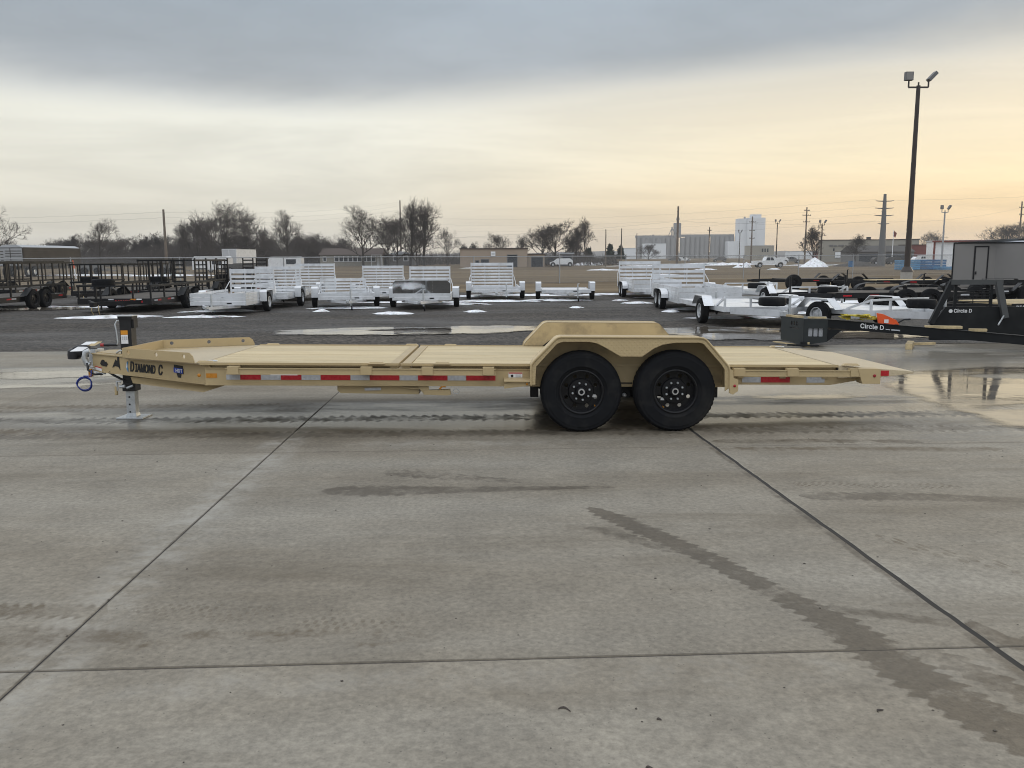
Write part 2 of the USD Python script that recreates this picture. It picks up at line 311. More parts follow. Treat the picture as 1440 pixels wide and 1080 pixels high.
def tmask(i, axis, pts, w, lug=.085, tooth=.22, soft=.30, slant=2.0, patch=(.40, .58), dots=False, strength=1.0, wob=.55):
    # damp or muddy print along a line that runs mainly along y (axis 'y') or x: pts [(along, across)], w half-widths
    pts = sorted(pts); a0, a1 = pts[0][0], pts[-1][0]; al = np.array([p[0] for p in pts]); ac = np.array([p[1] for p in pts]); lo, hi = ac.min() - .01, ac.max() + .01
    ws = np.interp(np.linspace(0, 1, 65), np.linspace(0, 1, len(w)), w) if len(w) > 1 else np.full(65, w[0]); tt = np.linspace(0, 1, 65); ends = np.clip(np.minimum(tt, 1 - tt) * 14, .0, 1) ** .5
    cen = (np.interp(a0 + (a1 - a0) * tt, al, ac) - lo) / (hi - lo); ramp = [(float(t), (float(c), float(q * e + 1e-4), 0.)) for t, c, q, e in zip(tt, cen, ws, ends)]
    g = lambda k: f'{k}_t{i}'; A_, C_ = ('y', 'x') if axis == 'y' else ('x', 'y')
    n = {g('r'): ('map_range', {'from_min': a0, 'from_max': a1, 'clamp': True}), g('ra'): ('rgb_ramp', {'ramp': ramp}), g('s'): ('separate_color', {}),
         g('c'): ('math', {'math_type': 'multiply_add', 'value2': hi - lo, 'value3': lo}), g('d'): ('math', {'math_type': 'subtract'}), g('ab'): ('math', {'math_type': 'absolute'}), g('q'): ('math', {'math_type': 'divide'}),
         g('ph'): ('math', {'math_type': 'multiply', 'value2': 2 * math.pi / lug}), g('sl'): ('math', {'math_type': 'multiply_add', 'value2': slant}), g('sn'): ('math', {'math_type': 'sine'}),
         g('t1'): ('math', {'math_type': 'multiply_add', 'value2': tooth}), g('t2'): ('math', {'math_type': 'multiply_add', 'value2': wob}),
         g('o'): ('map_range', {'range_type': 'smoothstep', 'from_min': 1.0 + soft / 2, 'from_max': 1.0 - soft / 2, 'to_max': strength, 'clamp': True}),
         g('pt'): ('map_range', {'from_min': patch[0], 'from_max': patch[1], 'to_min': .12, 'to_max': 1, 'clamp': True}), g('m'): ('math', {'math_type': 'multiply'})}
    l = [('gs.' + A_, g('r') + '.value'), (g('r') + '.result', g('ra') + '.fac'), (g('ra') + '.color', g('s') + '.color'), (g('s') + '.r', g('c') + '.value1'), ('gs.' + C_, g('d') + '.value1'), (g('c') + '.value', g('d') + '.value2'), (g('d') + '.value', g('ab') + '.value1'),
         (g('ab') + '.value', g('q') + '.value1'), (g('s') + '.g', g('q') + '.value2'), ('gs.' + A_, g('ph') + '.value1'), (g('q') + '.value', g('sl') + '.value1'), (g('ph') + '.value', g('sl') + '.value3'), (g('sl') + '.value', g('sn') + '.value1'),
         (g('sn') + '.value', g('t1') + '.value1'), (g('q') + '.value', g('t1') + '.value3'), ('tn0.value', g('t2') + '.value1'), (g('t1') + '.value', g('t2') + '.value3'), (g('t2') + '.value', g('o') + '.value'),
         ('tpn.fac', g('pt') + '.value'), (g('o') + '.result', g('m') + '.value1'), (g('pt') + '.result', g('m') + '.value2')]
    out = g('m') + '.value'
    if dots:   # rows of separate lug prints
        n |= {g('f'): ('math', {'math_type': 'multiply', 'value2': dots}), g('cs'): ('math', {'math_type': 'cosine'}), g('pr'): ('math', {'math_type': 'multiply'}), g('th'): ('map_range', {'from_min': .05, 'from_max': .35, 'clamp': True}), g('m2'): ('math', {'math_type': 'multiply'})}
        l += [(g('q') + '.value', g('f') + '.value1'), (g('f') + '.value', g('cs') + '.value1'), (g('cs') + '.value', g('pr') + '.value1'), (g('sn') + '.value', g('pr') + '.value2'), (g('pr') + '.value', g('th') + '.value'), (out, g('m2') + '.value1'), (g('th') + '.result', g('m2') + '.value2')]; out = g('m2') + '.value'
    return n, l, out
TRACKS = [   # damp
    ('y', [(5.42, .50), (4.88, .80), (4.40, 1.05), (3.95, 1.24), (3.62, 1.39), (3.30, 1.47), (3.05, 1.52), (2.75, 1.63), (2.45, 1.76), (2.0, 1.82)], [.15, .145, .13, .12, .11, .085, .085, .09, .095, .10], dict(lug=.075, tooth=.17, soft=.22, slant=.9, patch=(.34, .46), wob=1.0)),
    ('y', [(4.98, .48), (4.72, .70), (4.48, .92)], [.07, .075], dict(lug=.07, tooth=.2, soft=.25, slant=.9, wob=1.1)),
    ('y', [(3.30, 1.66), (3.0, 1.80), (2.55, 2.02)], [.07, .08], dict(lug=.085, tooth=.3, soft=.3, slant=1., wob=1.6)),
    ('x', [(1.44, 3.72), (1.62, 3.64), (1.92, 3.52)], [.045], dict(lug=.1, tooth=.15, soft=.5, wob=.9)),
    ('x', [(1.95, 3.50), (2.15, 3.26), (2.5, 2.95)], [.10], dict(lug=.13, tooth=.3, soft=.35, slant=1., wob=2.0)),
    ('x', [(-1.36, 5.86), (-.85, 5.85), (.75, 5.93)], [.12, .13, .08, .05, .03], dict(lug=.12, tooth=.15, soft=.4, wob=1.1, patch=(.38, .54))),
    ('x', [(-1.0, 6.42), (-.45, 6.26), (.1, 6.10)], [.11, .09, .05], dict(lug=.11, tooth=.2, soft=.4, wob=1.1, patch=(.40, .56))),
    ('x', [(1.96, 5.67), (2.7, 5.64), (3.5, 5.52)], [.105, .10, .06], dict(lug=.09, tooth=.12, soft=.4, wob=.8, patch=(.36, .55))),
    ('x', [(1.8, 7.56), (2.7, 7.58), (3.7, 7.50)], [.08], dict(lug=.10, tooth=.15, soft=.5, wob=1.1)),
    ('x', [(-9, 8.74), (-4, 8.80), (0, 8.9), (3, 8.98), (6, 9.05)], [.15], dict(lug=.11, tooth=.32, soft=.6, wob=1.4, slant=2, patch=(.40, .60), strength=.8)),
    ('x', [(-9, 7.86), (-4, 7.92), (0, 8.02), (3, 8.10), (6, 8.2)], [.13], dict(lug=.11, tooth=.36, soft=.5, wob=1.3, slant=2, patch=(.40, .60), strength=.85)),
    ('y', [(7.9, 1.72), (3.7, 1.92), (1.2, 2.04)], [.032], dict(lug=.6, tooth=.1, soft=.8, wob=2.2)),
    ('x', [(-6.14, 2.915), (5.84, 3.478)], [.011], dict(lug=.9, tooth=.1, soft=.9, wob=1.2, patch=(.2, .35), strength=1.0)), ('x', [(-6.33, 6.96), (5.65, 7.52)], [.013], dict(lug=.9, tooth=.1, soft=.9, wob=1.2, patch=(.3, .5), strength=.8)),
    ('y', [(.92, -1.768), (11.9, -2.287)], [.010], dict(lug=.9, tooth=.1, soft=.9, wob=1.4, patch=(.25, .45), strength=.9)),
    ('x', [(-.2, 4.62), (.4, 4.72), (1.1, 4.72)], [.025], dict(lug=.9, tooth=.1, soft=1.4, wob=1.0, strength=.22)), ('x', [(-.55, 2.62), (0, 2.82), (.3, 3.0)], [.03], dict(lug=.9, tooth=.1, soft=1.4, wob=1.0, strength=.2)), ('x', [(.4, 2.5), (1.0, 2.86), (1.5, 3.05)], [.05], dict(lug=.9, tooth=.1, soft=1.6, wob=1.2, strength=.22)),
]
MUDS = [
    ('x', [(2.02, 5.99), (2.5, 5.97), (3.2, 5.89)], [.085], dict(lug=.05, tooth=.1, soft=.4, dots=7.0, wob=1.4, patch=(.40, .6))),
    ('x', [(-1.75, 3.77), (-1.45, 3.72), (-1.1, 3.66)], [.09], dict(lug=.045, tooth=.1, soft=.5, dots=8.0, wob=1.8, patch=(.40, .6), strength=.75)),
    ('x', [(-1.8, 3.74), (-1.1, 3.66), (-.35, 3.53)], [.12], dict(lug=.045, tooth=.1, soft=.5, dots=8.0, patch=(.48, .66), wob=1.9, strength=.7)),
    ('x', [(-2.5, 3.46), (-2.0, 3.42), (-.3, 3.40)], [.10, .09, .06], dict(lug=.06, tooth=.2, soft=.8, patch=(.48, .62), wob=1.4)),
    ('x', [(-2.5, 3.72), (-1.85, 3.70)], [.07], dict(lug=.06, tooth=.3, soft=.6, wob=1.2)),
    ('x', [(2.1, 4.74), (2.3, 4.50), (2.6, 4.20)], [.12], dict(lug=.09, tooth=.3, soft=.4, dots=5.0, wob=2.0, strength=.8, patch=(.42, .6))),
    ('x', [(-9, 9.70), (-4, 9.76), (6, 9.9)], [.12], dict(lug=.10, tooth=.35, soft=.6, wob=1.2)),
    ('x', [(-9, 9.24), (-4, 9.32), (6, 9.5)], [.16], dict(lug=.10, tooth=.4, soft=.6, wob=1.3)),
    ('x', [(-9, 8.1), (-4, 8.16), (0, 8.28), (6, 8.5)], [.14], dict(lug=.10, tooth=.4, soft=.5, wob=1.1)),
    ('x', [(1.8, 7.24), (2.9, 7.22), (4.3, 7.18)], [.06], dict(lug=.12, tooth=.3, soft=.8, wob=1.6)),
]
PALE = [('y', [(2.0, -1.82), (9, -2.15)], [.16], dict(lug=2, tooth=.1, soft=1.7, wob=1.5, patch=(.42, .62), strength=.6)), ('x', [(-2, 2.95), (1.9, 3.14)], [.10], dict(lug=2, tooth=.1, soft=1.7, wob=1.5, patch=(.45, .65), strength=.35)), ('x', [(-1.5, 7.45), (1.6, 7.6)], [.16], dict(lug=2, tooth=.1, soft=1.7, wob=1.5, patch=(.45, .65), strength=.35))]
def concrete(name, tint=1.0):
    n = {'g': ('geometry', {}), 'oi': ('object_info', {}),
         'st': ('mapping', {'scale': (.22, 1.0, 1)}),
         'n0': ('noise_texture', {'scale': .7, 'detail': 4, 'roughness': .6}), 'n1': ('noise_texture', {'scale': 2.2, 'detail': 8, 'roughness': .68}), 'n2': ('noise_texture', {'scale': 34, 'detail': 6, 'roughness': .7}),
         'n3': ('noise_texture', {'scale': 1.6, 'detail': 9, 'roughness': .75, 'distortion': .4}), 'vo': ('voronoi_texture', {'scale': 26}), 
         'r0': ('rgb_ramp', {'ramp': [(.28, (.178, .150, .110)), (.44, (.262, .232, .183)), (.58, (.302, .275, .226)), (.75, (.36, .334, .284))]}),
         'm1': ('map_range', {'from_min': .3, 'from_max': .7, 'to_min': .84, 'to_max': 1.14}), 'c1': ('vector_math', {'math_type': 'scale'}),
         'm2': ('map_range', {'from_min': .3, 'from_max': .7, 'to_min': .70, 'to_max': 1.24}), 'c2': ('vector_math', {'math_type': 'scale'}),
         'mo': ('map_range', {'to_min': .93, 'to_max': 1.05}), 'c3': ('vector_math', {'math_type': 'scale'}),
         'sp': ('map_range', {'from_min': .05, 'from_max': .11, 'to_min': .55, 'to_max': 1, 'clamp': True}), 'c4': ('vector_math', {'math_type': 'scale'}),
         'mud': ('map_range', {'from_min': .53, 'from_max': .70, 'to_max': .6, 'clamp': True}), 'c5': ('mix_color', {'b': (.135, .112, .078)}),
         'wnn': ('noise_texture', {'scale': .8, 'detail': 9, 'roughness': .66}), 'wst': ('mapping', {'scale': (.35, 1.25, 1)}),
         'wn': ('map_range', {'from_min': .25, 'from_max': .75, 'to_min': -.55, 'to_max': .55}),
         'wm': ('math', {'math_type': 'maximum'}), 'wm2': ('math', {'math_type': 'maximum'}), 'wm3': ('math', {'math_type': 'maximum'}), 'wm4': ('math', {'math_type': 'maximum'}), 'wm5': ('math', {'math_type': 'maximum'}),
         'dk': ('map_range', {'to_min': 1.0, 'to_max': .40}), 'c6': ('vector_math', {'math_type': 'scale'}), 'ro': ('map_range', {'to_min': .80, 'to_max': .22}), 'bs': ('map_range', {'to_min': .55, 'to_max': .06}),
         'bm': ('math', {'math_type': 'add'}), 'bp': ('bump', {'distance': .004}), 'p': ('principled_bsdf', {'specular_ior_level': .45})}
    l = [('g.position', 'st.vector'), ('st.vector', 'n0.vector'), ('g.position', 'n1.vector'), ('g.position', 'n2.vector'), ('st.vector', 'n3.vector'), ('g.position', 'vo.vector'),
         ('n0.fac', 'r0.fac'), ('r0.color', 'c1.vector1'), ('n1.fac', 'm1.value'), ('m1.result', 'c1.scale'), ('c1.vector', 'c2.vector1'), ('n2.fac', 'm2.value'), ('m2.result', 'c2.scale'),
         ('oi.random', 'mo.value'), ('c2.vector', 'c3.vector1'), ('mo.result', 'c3.scale'), ('vo.distance', 'sp.value'), ('c3.vector', 'c4.vector1'), ('sp.result', 'c4.scale'),
         ('n3.fac', 'mud.value'), ('mud.result', 'c5.fac'), ('c4.vector', 'c5.a'), ('g.position', 'wst.vector'), ('wst.vector', 'wnn.vector'), ('wnn.fac', 'wn.value')]
    outs = []
    for i, b in enumerate([(6.9, 12.2, 3.6, 5.2, -.3, .75, 1.05), (3.6, 13.2, 4.2, 4.0, 0, .7, 1.25), (-7.6, 12.6, 2.6, 1.5, .1, .6, 1.2), (1.2, 9.05, 9.5, 1.0, .02, .45, 1.3), (12, 14.5, 5, 3.5, 0, .6, 1.2), (-1, 16.9, 9, .7, 0, .4, 1.3)]):  # long ellipse under the trailer: wet mud, enlarged to paint in its shade too
        nn, ll, o = blob(i, *b); n |= nn; l += ll; outs.append(o)
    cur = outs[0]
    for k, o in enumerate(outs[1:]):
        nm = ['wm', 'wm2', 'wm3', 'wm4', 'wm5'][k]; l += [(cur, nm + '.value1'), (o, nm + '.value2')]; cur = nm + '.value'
    n |= {'gs': ('separate_xyz', {}), 'tn': ('noise_texture', {'scale': 12, 'detail': 8, 'roughness': .72}), 'tn0': ('math', {'math_type': 'subtract', 'value2': .5}), 'tpn': ('noise_texture', {'scale': 5, 'detail': 7, 'roughness': .7}),
          'cmud': ('mix_color', {'b': (.115, .088, .055)}), 'cdmp': ('mix_color', {}), 'dsc': ('vector_math', {'math_type': 'multiply', 'vector2': (.42, .39, .35)}), 'mf': ('math', {'math_type': 'multiply', 'value2': .75}), 'rdm': ('mix_float', {'b': .55})}
    l += [('g.position', 'gs.vector'), ('g.position', 'tn.vector'), ('tn.fac', 'tn0.value1'), ('g.position', 'tpn.vector')]
    def chain(items, tag_):
        c_ = None
        for k, (ax, pts, w, kw) in enumerate(items):
            nn, ll, o = tmask(f'{tag_}{k}', ax, pts, w, **kw); n.update(nn); l.extend(ll)
            if c_ is None: c_ = o
            else: n[f'mx_{tag_}{k}'] = ('math', {'math_type': 'maximum'}); l.extend([(c_, f'mx_{tag_}{k}.value1'), (o, f'mx_{tag_}{k}.value2')]); c_ = f'mx_{tag_}{k}.value'
        return c_
    td, tm2, tp = chain(TRACKS, 'a'), chain(MUDS, 'b'), chain(PALE, 'c'); n['cpal'] = ('mix_color', {'b': (.43, .41, .365)})
    l += [(tm2, 'mf.value1'), ('mf.value', 'cmud.fac'), ('c5.result', 'cpal.a'), (tp, 'cpal.fac'), ('cpal.result', 'cmud.a'), (td, 'cdmp.fac'), ('cmud.result', 'cdmp.a'), ('cmud.result', 'dsc.vector1'), ('dsc.vector', 'cdmp.b'), ('ro.result', 'rdm.a'), (td, 'rdm.fac')]
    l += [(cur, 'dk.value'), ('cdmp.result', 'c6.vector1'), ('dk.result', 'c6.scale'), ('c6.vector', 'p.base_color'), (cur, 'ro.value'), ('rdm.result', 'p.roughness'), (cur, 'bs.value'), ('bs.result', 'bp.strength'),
          ('n1.fac', 'bm.value1'), ('n2.fac', 'bm.value2'), ('bm.value', 'bp.height'), ('bp.normal', 'p.normal')]
    return mat(name, n, l)
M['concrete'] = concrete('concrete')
M['joint'] = paint('joint_filler', (.035, .032, .028), .9, var=.3, scale=6)
M['water'] = mat('puddle_water', {'g': ('geometry', {}), 'mp': ('mapping', {'scale': (.5, 1, 1)}), 'n': ('noise_texture', {'scale': 5, 'detail': 3}), 'bp': ('bump', {'strength': .35, 'distance': .003}),
    'n2': ('noise_texture', {'scale': 1.6, 'detail': 8, 'roughness': .72}), 'ra': ('map_range', {'from_min': .42, 'from_max': .60, 'to_min': .03, 'to_max': .15, 'clamp': True}), 'dp': ('attribute', {'attribute': 'depth'}), 'nn': ('math', {'math_type': 'multiply_add', 'value2': 1.1, 'value3': -.55}), 'ad': ('math', {'math_type': 'add'}),
    'fa': ('map_range', {'range_type': 'smoothstep', 'from_min': -.10, 'from_max': .16, 'clamp': True}),
    'p': ('principled_bsdf', {'base_color': (.055, .047, .038), 'specular_ior_level': .6}), 't': ('transparent_bsdf', {}), 'x': ('mix_closure', {})},
    [('g.position', 'mp.vector'), ('mp.vector', 'n.vector'), ('n.fac', 'bp.height'), ('bp.normal', 'p.normal'), ('mp.vector', 'n2.vector'), ('n2.fac', 'ra.value'), ('ra.result', 'p.roughness'), ('dp.fac', 'ad.value1'), ('n2.fac', 'nn.value1'), ('nn.value', 'ad.value2'), ('ad.value', 'fa.value'), ('fa.result', 'x.fac'), ('t.BSDF', 'x.closure1'), ('p.BSDF', 'x.closure2')], surface='x.closure')
M['gravel'] = mat('gravel', {'g': ('geometry', {}), 'st': ('mapping', {'scale': (.35, 1, 1)}), 'n0': ('noise_texture', {'scale': .35, 'detail': 6, 'roughness': .65}), 'v': ('voronoi_texture', {'scale': 15}), 'n1': ('noise_texture', {'scale': 9, 'detail': 8, 'roughness': .75}),
    'n4': ('noise_texture', {'scale': 1.5, 'detail': 8, 'roughness': .7}),
    'r0': ('rgb_ramp', {'ramp': [(.3, (.022, .019, .016)), (.5, (.046, .040, .034)), (.7, (.095, .082, .068))]}), 'mx': ('math', {'math_type': 'multiply_add', 'value2': .5}), 'hf': ('math', {'math_type': 'multiply', 'value2': .5}),
    'sv': ('separate_color', {}), 'mv': ('map_range', {'to_min': .35, 'to_max': 2.0}), 'c': ('vector_math', {'math_type': 'scale'}),
    'ro': ('map_range', {'from_min': .35, 'from_max': .6, 'to_min': .45, 'to_max': .85, 'clamp': True}), 'hs': ('math', {'math_type': 'add'}), 'bp': ('bump', {'strength': .9, 'distance': .03}), 'p': ('principled_bsdf', {'specular_ior_level': .35})},
    [('g.position', 'st.vector'), ('st.vector', 'n0.vector'), ('g.position', 'v.vector'), ('g.position', 'n1.vector'), ('st.vector', 'n4.vector'), ('n4.fac', 'hf.value1'), ('n0.fac', 'mx.value1'), ('hf.value', 'mx.value3'), ('mx.value', 'r0.fac'), ('v.color', 'sv.color'), ('sv.r', 'mv.value'),
     ('r0.color', 'c.vector1'), ('mv.result', 'c.scale'), ('c.vector', 'p.base_color'), ('n0.fac', 'ro.value'), ('ro.result', 'p.roughness'), ('v.distance', 'hs.value1'), ('n1.fac', 'hs.value2'), ('hs.value', 'bp.height'), ('bp.normal', 'p.normal')])
M['grass'] = mat('dormant_grass', {'g': ('geometry', {}), 'st': ('mapping', {'scale': (.06, .32, 1)}), 'n0': ('noise_texture', {'scale': .6, 'detail': 6, 'roughness': .6}), 'st2': ('mapping', {'scale': (.3, 1, 1)}), 'n1': ('noise_texture', {'scale': 1.2, 'detail': 8, 'roughness': .75}),
    'r': ('rgb_ramp', {'ramp': [(.3, (.085, .062, .040)), (.45, (.145, .108, .066)), (.6, (.205, .155, .094)), (.75, (.25, .20, .13))]}), 'mv': ('map_range', {'from_min': .3, 'from_max': .7, 'to_min': .7, 'to_max': 1.3}), 'c': ('vector_math', {'math_type': 'scale'}), 'bp': ('bump', {'strength': .8, 'distance': .08}), 'p': ('principled_bsdf', {'roughness': .9, 'specular_ior_level': .2})},
    [('g.position', 'st.vector'), ('st.vector', 'n0.vector'), ('g.position', 'st2.vector'), ('st2.vector', 'n1.vector'), ('n0.fac', 'r.fac'), ('r.color', 'c.vector1'), ('n1.fac', 'mv.value'), ('mv.result', 'c.scale'), ('c.vector', 'p.base_color'), ('n1.fac', 'bp.height'), ('bp.normal', 'p.normal')])

# concrete pavement: slabs divided by joints, turned 2.7 degrees
pave = numbered('/World', 'concrete_pavement'); UsdGeom.Xform.Define(stage, pave); setd(pave, kind='structure')
SA = .047; sca, ssa = math.cos(SA), math.sin(SA)
def sw(u, v, z=0.0):
    x, y = u * sca - v * ssa, u * ssa + v * sca
    return (x, y, slabz(x, y) + z)
ul = [-1.725 + 3.845 * k for k in range(-7, 8)]; vl = [3.2 + 4.05 * k for k in range(-3, 4)]   # joints
edge = MB().hexa([sw(a, b, -.06) for a, b in ((ul[0], vl[0]), (ul[-1], vl[0]), (ul[-1], 17.25), (ul[0], 17.25))], [sw(a, b, -.0045) for a, b in ((ul[0], vl[0]), (ul[-1], vl[0]), (ul[-1], 17.25), (ul[0], 17.25))])
obj('joint_bed', edge, M['joint'], pave)
vs = vl + [17.28]
for i in range(len(ul) - 1):
    for j in range(len(vs) - 1):
        gl = .015 if i == 8 else .0038; gr = .015 if i == 7 else .0038
        u0, u1, v0, v1 = ul[i] + gl, ul[i + 1] - gr, vs[j] + .0035, vs[j + 1] - (.0035 if j < len(vs) - 2 else 0)
        # crumbled arrises: the rim of each slab wanders by a few millimetres
        def side(a, b, n, ax):
            pts = []
            for k in range(n):
                t = k / n; u, v = a[0] + (b[0] - a[0]) * t, a[1] + (b[1] - a[1]) * t
                w = (meshkit.fbm(np.array((u * 6., v * 6., 1.5)), 3, 4) - .5) * (.024 if (gl > .01 and ax == 3) or (gr > .01 and ax == 1) else .007)
                pts.append((u + (w if ax in (1, 3) else 0), v + (w if ax in (0, 2) else 0)))
            return pts
        near = j in (1, 2, 3, 4) and 4 <= i <= 10
        k = 40 if near else 2
        ring = side((u0, v0), (u1, v0), k, 0) + side((u1, v0), (u1, v1), k, 1) + side((u1, v1), (u0, v1), k, 2) + side((u0, v1), (u0, v0), k, 3)
        n = len(ring); cu, cv = (u0 + u1) / 2, (v0 + v1) / 2
        ins = [(u + np.clip(cu - u, -.006, .006), v + np.clip(cv - v, -.006, .006)) for u, v in ring]
        v_ = [sw(*p, -.05) for p in ring] + [sw(*p, -.004) for p in ring] + [sw(*p, 0) for p in ins] + [sw(cu, cv, 0)]
        f = [(a * n + q, a * n + (q + 1) % n, (a + 1) * n + (q + 1) % n, (a + 1) * n + q) for a in (0, 1) for q in range(n)]
        mb = MB().add(v_, f); mb.f.append(np.array([(2 * n + q, 2 * n + (q + 1) % n, 3 * n) for q in range(n)]))
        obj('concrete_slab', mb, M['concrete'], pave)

def grid(x0, x1, nx, y0, y1, ny, zfn):
    xs, ys = np.linspace(x0, x1, nx), np.linspace(y0, y1, ny); X, Y = np.meshgrid(xs, ys); Z = zfn(X, Y)
    v = np.c_[X.ravel(), Y.ravel(), Z.ravel()]; i = np.arange(nx * ny).reshape(ny, nx)
    return MB().add(v, np.c_[i[:-1, :-1].ravel(), i[:-1, 1:].ravel(), i[1:, 1:].ravel(), i[1:, :-1].ravel()])
edge_y = lambda x: 17.27 * sca + (x) * ssa * 1.0
def gravz(X, Y):
    b = np.clip((Y - edge_y(X)) / 2.5, 0, 1)
    return (1 - b) * (slabz(X, Y) - .035) + b * (GZ + .02 * (meshkit.fbm(np.stack([X * .8, Y * .8, X * 0], -1), 4, 3) - .5))
def warp(mb):
    return mb
gx = np.linspace(-46, 42, 200); rows = np.r_[np.linspace(0, 1, 110) ** 1.3]
X = np.repeat(gx[None], len(rows), 0); y0 = edge_y(gx); y1 = 44 + 1.6 * (meshkit.fbm(np.stack([gx * .3, gx * 0, gx * 0], -1), 4, 9) - .5) * 2 + np.clip(gx - 6, 0, 40) * .33
Y = y0[None] + (y1 - y0)[None] * rows[:, None]; Z = gravz(X, Y)
i = np.arange(X.size).reshape(X.shape)
obj('gravel_lot', MB().add(np.c_[X.ravel(), Y.ravel(), Z.ravel()], np.c_[i[:-1, :-1].ravel(), i[:-1, 1:].ravel(), i[1:, 1:].ravel(), i[1:, :-1].ravel()]), M['gravel'], smooth=True, kind='structure')
# field: one sheet to the horizon, a little uneven, with a low bank towards the elevators
def fieldz(X, Y):
    z = GZ - .035 - .11 * np.clip((46.5 - Y) / 4, 0, 1) + np.clip((Y - 46) / 20, 0, 1) * .16 * (meshkit.fbm(np.stack([X * .02, Y * .09, X * 0], -1), 3, 5) - .45) * 2
    z = z + 1.3 * np.exp(-((X - 24) / 26) ** 2 - ((Y - 205) / 22) ** 2)
    return np.where(Y < 17, np.minimum(z, slabz(X, Y) - .08), z)
xs = np.r_[-1950, -1100, -600, np.linspace(-300, 300, 121), 600, 1100, 1950]; ys = np.r_[-400, -60, np.linspace(-10, 80, 60), np.linspace(84, 300, 60), 400, 700, 1200, 1950]
X, Y = np.meshgrid(xs, ys); Z = fieldz(X, Y); i = np.arange(X.size).reshape(X.shape)
obj('grass_field', MB().add(np.c_[X.ravel(), Y.ravel(), Z.ravel()], np.c_[i[:-1, :-1].ravel(), i[:-1, 1:].ravel(), i[1:, 1:].ravel(), i[1:, :-1].ravel()]), M['grass'], smooth=True, kind='structure')

def gz1(x, y): return float(gravz(np.array(x), np.array(y)))
# standing water: a thin film whose rim breaks up
def puddle(poly, zfn, lift=.006, res=.07, clipp=None):
    import shapely
    x0, y0, x1, y1 = poly.buffer(.5).bounds; xs, ys = np.arange(x0, x1, res), np.arange(y0, y1, res); X, Y = np.meshgrid(xs, ys); pts = shapely.points(X.ravel(), Y.ravel())
    ins = shapely.contains(poly, pts); d = shapely.distance(poly.boundary, pts); d = np.where(ins, d, -d).reshape(X.shape)
    if clipp is not None: d = np.where(shapely.contains(clipp, pts).reshape(X.shape), d, -1)
    Z = np.vectorize(zfn)(X, Y) + lift; i = np.arange(X.size).reshape(X.shape)
    keep = np.maximum.reduce([d[:-1, :-1], d[:-1, 1:], d[1:, 1:], d[1:, :-1]]) > -.42
    if clipp is not None: keep &= np.minimum.reduce([d[:-1, :-1], d[:-1, 1:], d[1:, 1:], d[1:, :-1]]) > -.99
    q = np.stack([i[:-1, :-1], i[:-1, 1:], i[1:, 1:], i[1:, :-1]], -1)[keep]; used = np.unique(q); re = np.full(X.size, -1); re[used] = np.arange(len(used))
    mb = MB().add(np.c_[X.ravel(), Y.ravel(), Z.ravel()][used], re[q]); p = obj('puddle', mb, M['water'], kind='structure')
    from pxr import Vt
    UsdGeom.PrimvarsAPI(stage.GetPrimAtPath(p)).CreatePrimvar('depth', Sdf.ValueTypeNames.FloatArray, 'vertex').Set(Vt.FloatArray.FromNumpy(np.clip(d.ravel()[used], -1, 1).astype(np.float32)))
conc_zone = Polygon([(-30, 1), (30, 1), (30, edge_y(30) - .25), (-30, edge_y(-30) - .25)])
u_ = Polygon([(4.85, 8.25), (5.6, 8.0), (10.5, 8.6), (10.5, 13.2), (7.6, 13.4), (5.9, 12.8), (5.05, 11.5), (4.9, 9.9)]).difference(ragged(7.6, 12.3, .9, .3, .1, 4, 60, .4)).difference(ragged(5.7, 9.4, .5, .14, .1, 6, 60, .5))
puddle(u_, slabz, .004, .06, conc_zone)
puddle(ragged(-7.8, 12.9, 2.2, .55, .1, 12, 120, .5, 5).union(ragged(-7.0, 11.5, 1.5, .30, .12, 13, 90, .5, 5)), slabz, .004, .06)
puddle(ragged(3.6, 10.3, .6, .2, .05, 31, 60, .5, 4), slabz, .004, .04)
puddle(ragged(-2.2, 21.2, 3.6, 1.25, .12, 14, 200, .45, 6).difference(ragged(-2.6, 21.3, .9, .22, .1, 15, 60, .5)), gz1, .02)
puddle(ragged(5.4, 20.3, 1.9, 1.6, -.2, 16, 160, .5, 6), gz1, .02)
puddle(ragged(8.3, 19.6, 2.4, .7, .05, 17, 120, .5, 5), gz1, .02)
puddle(ragged(-17, 31.4, 2.2, 1.0, .1, 18, 90, .5, 5), gz1, .02)
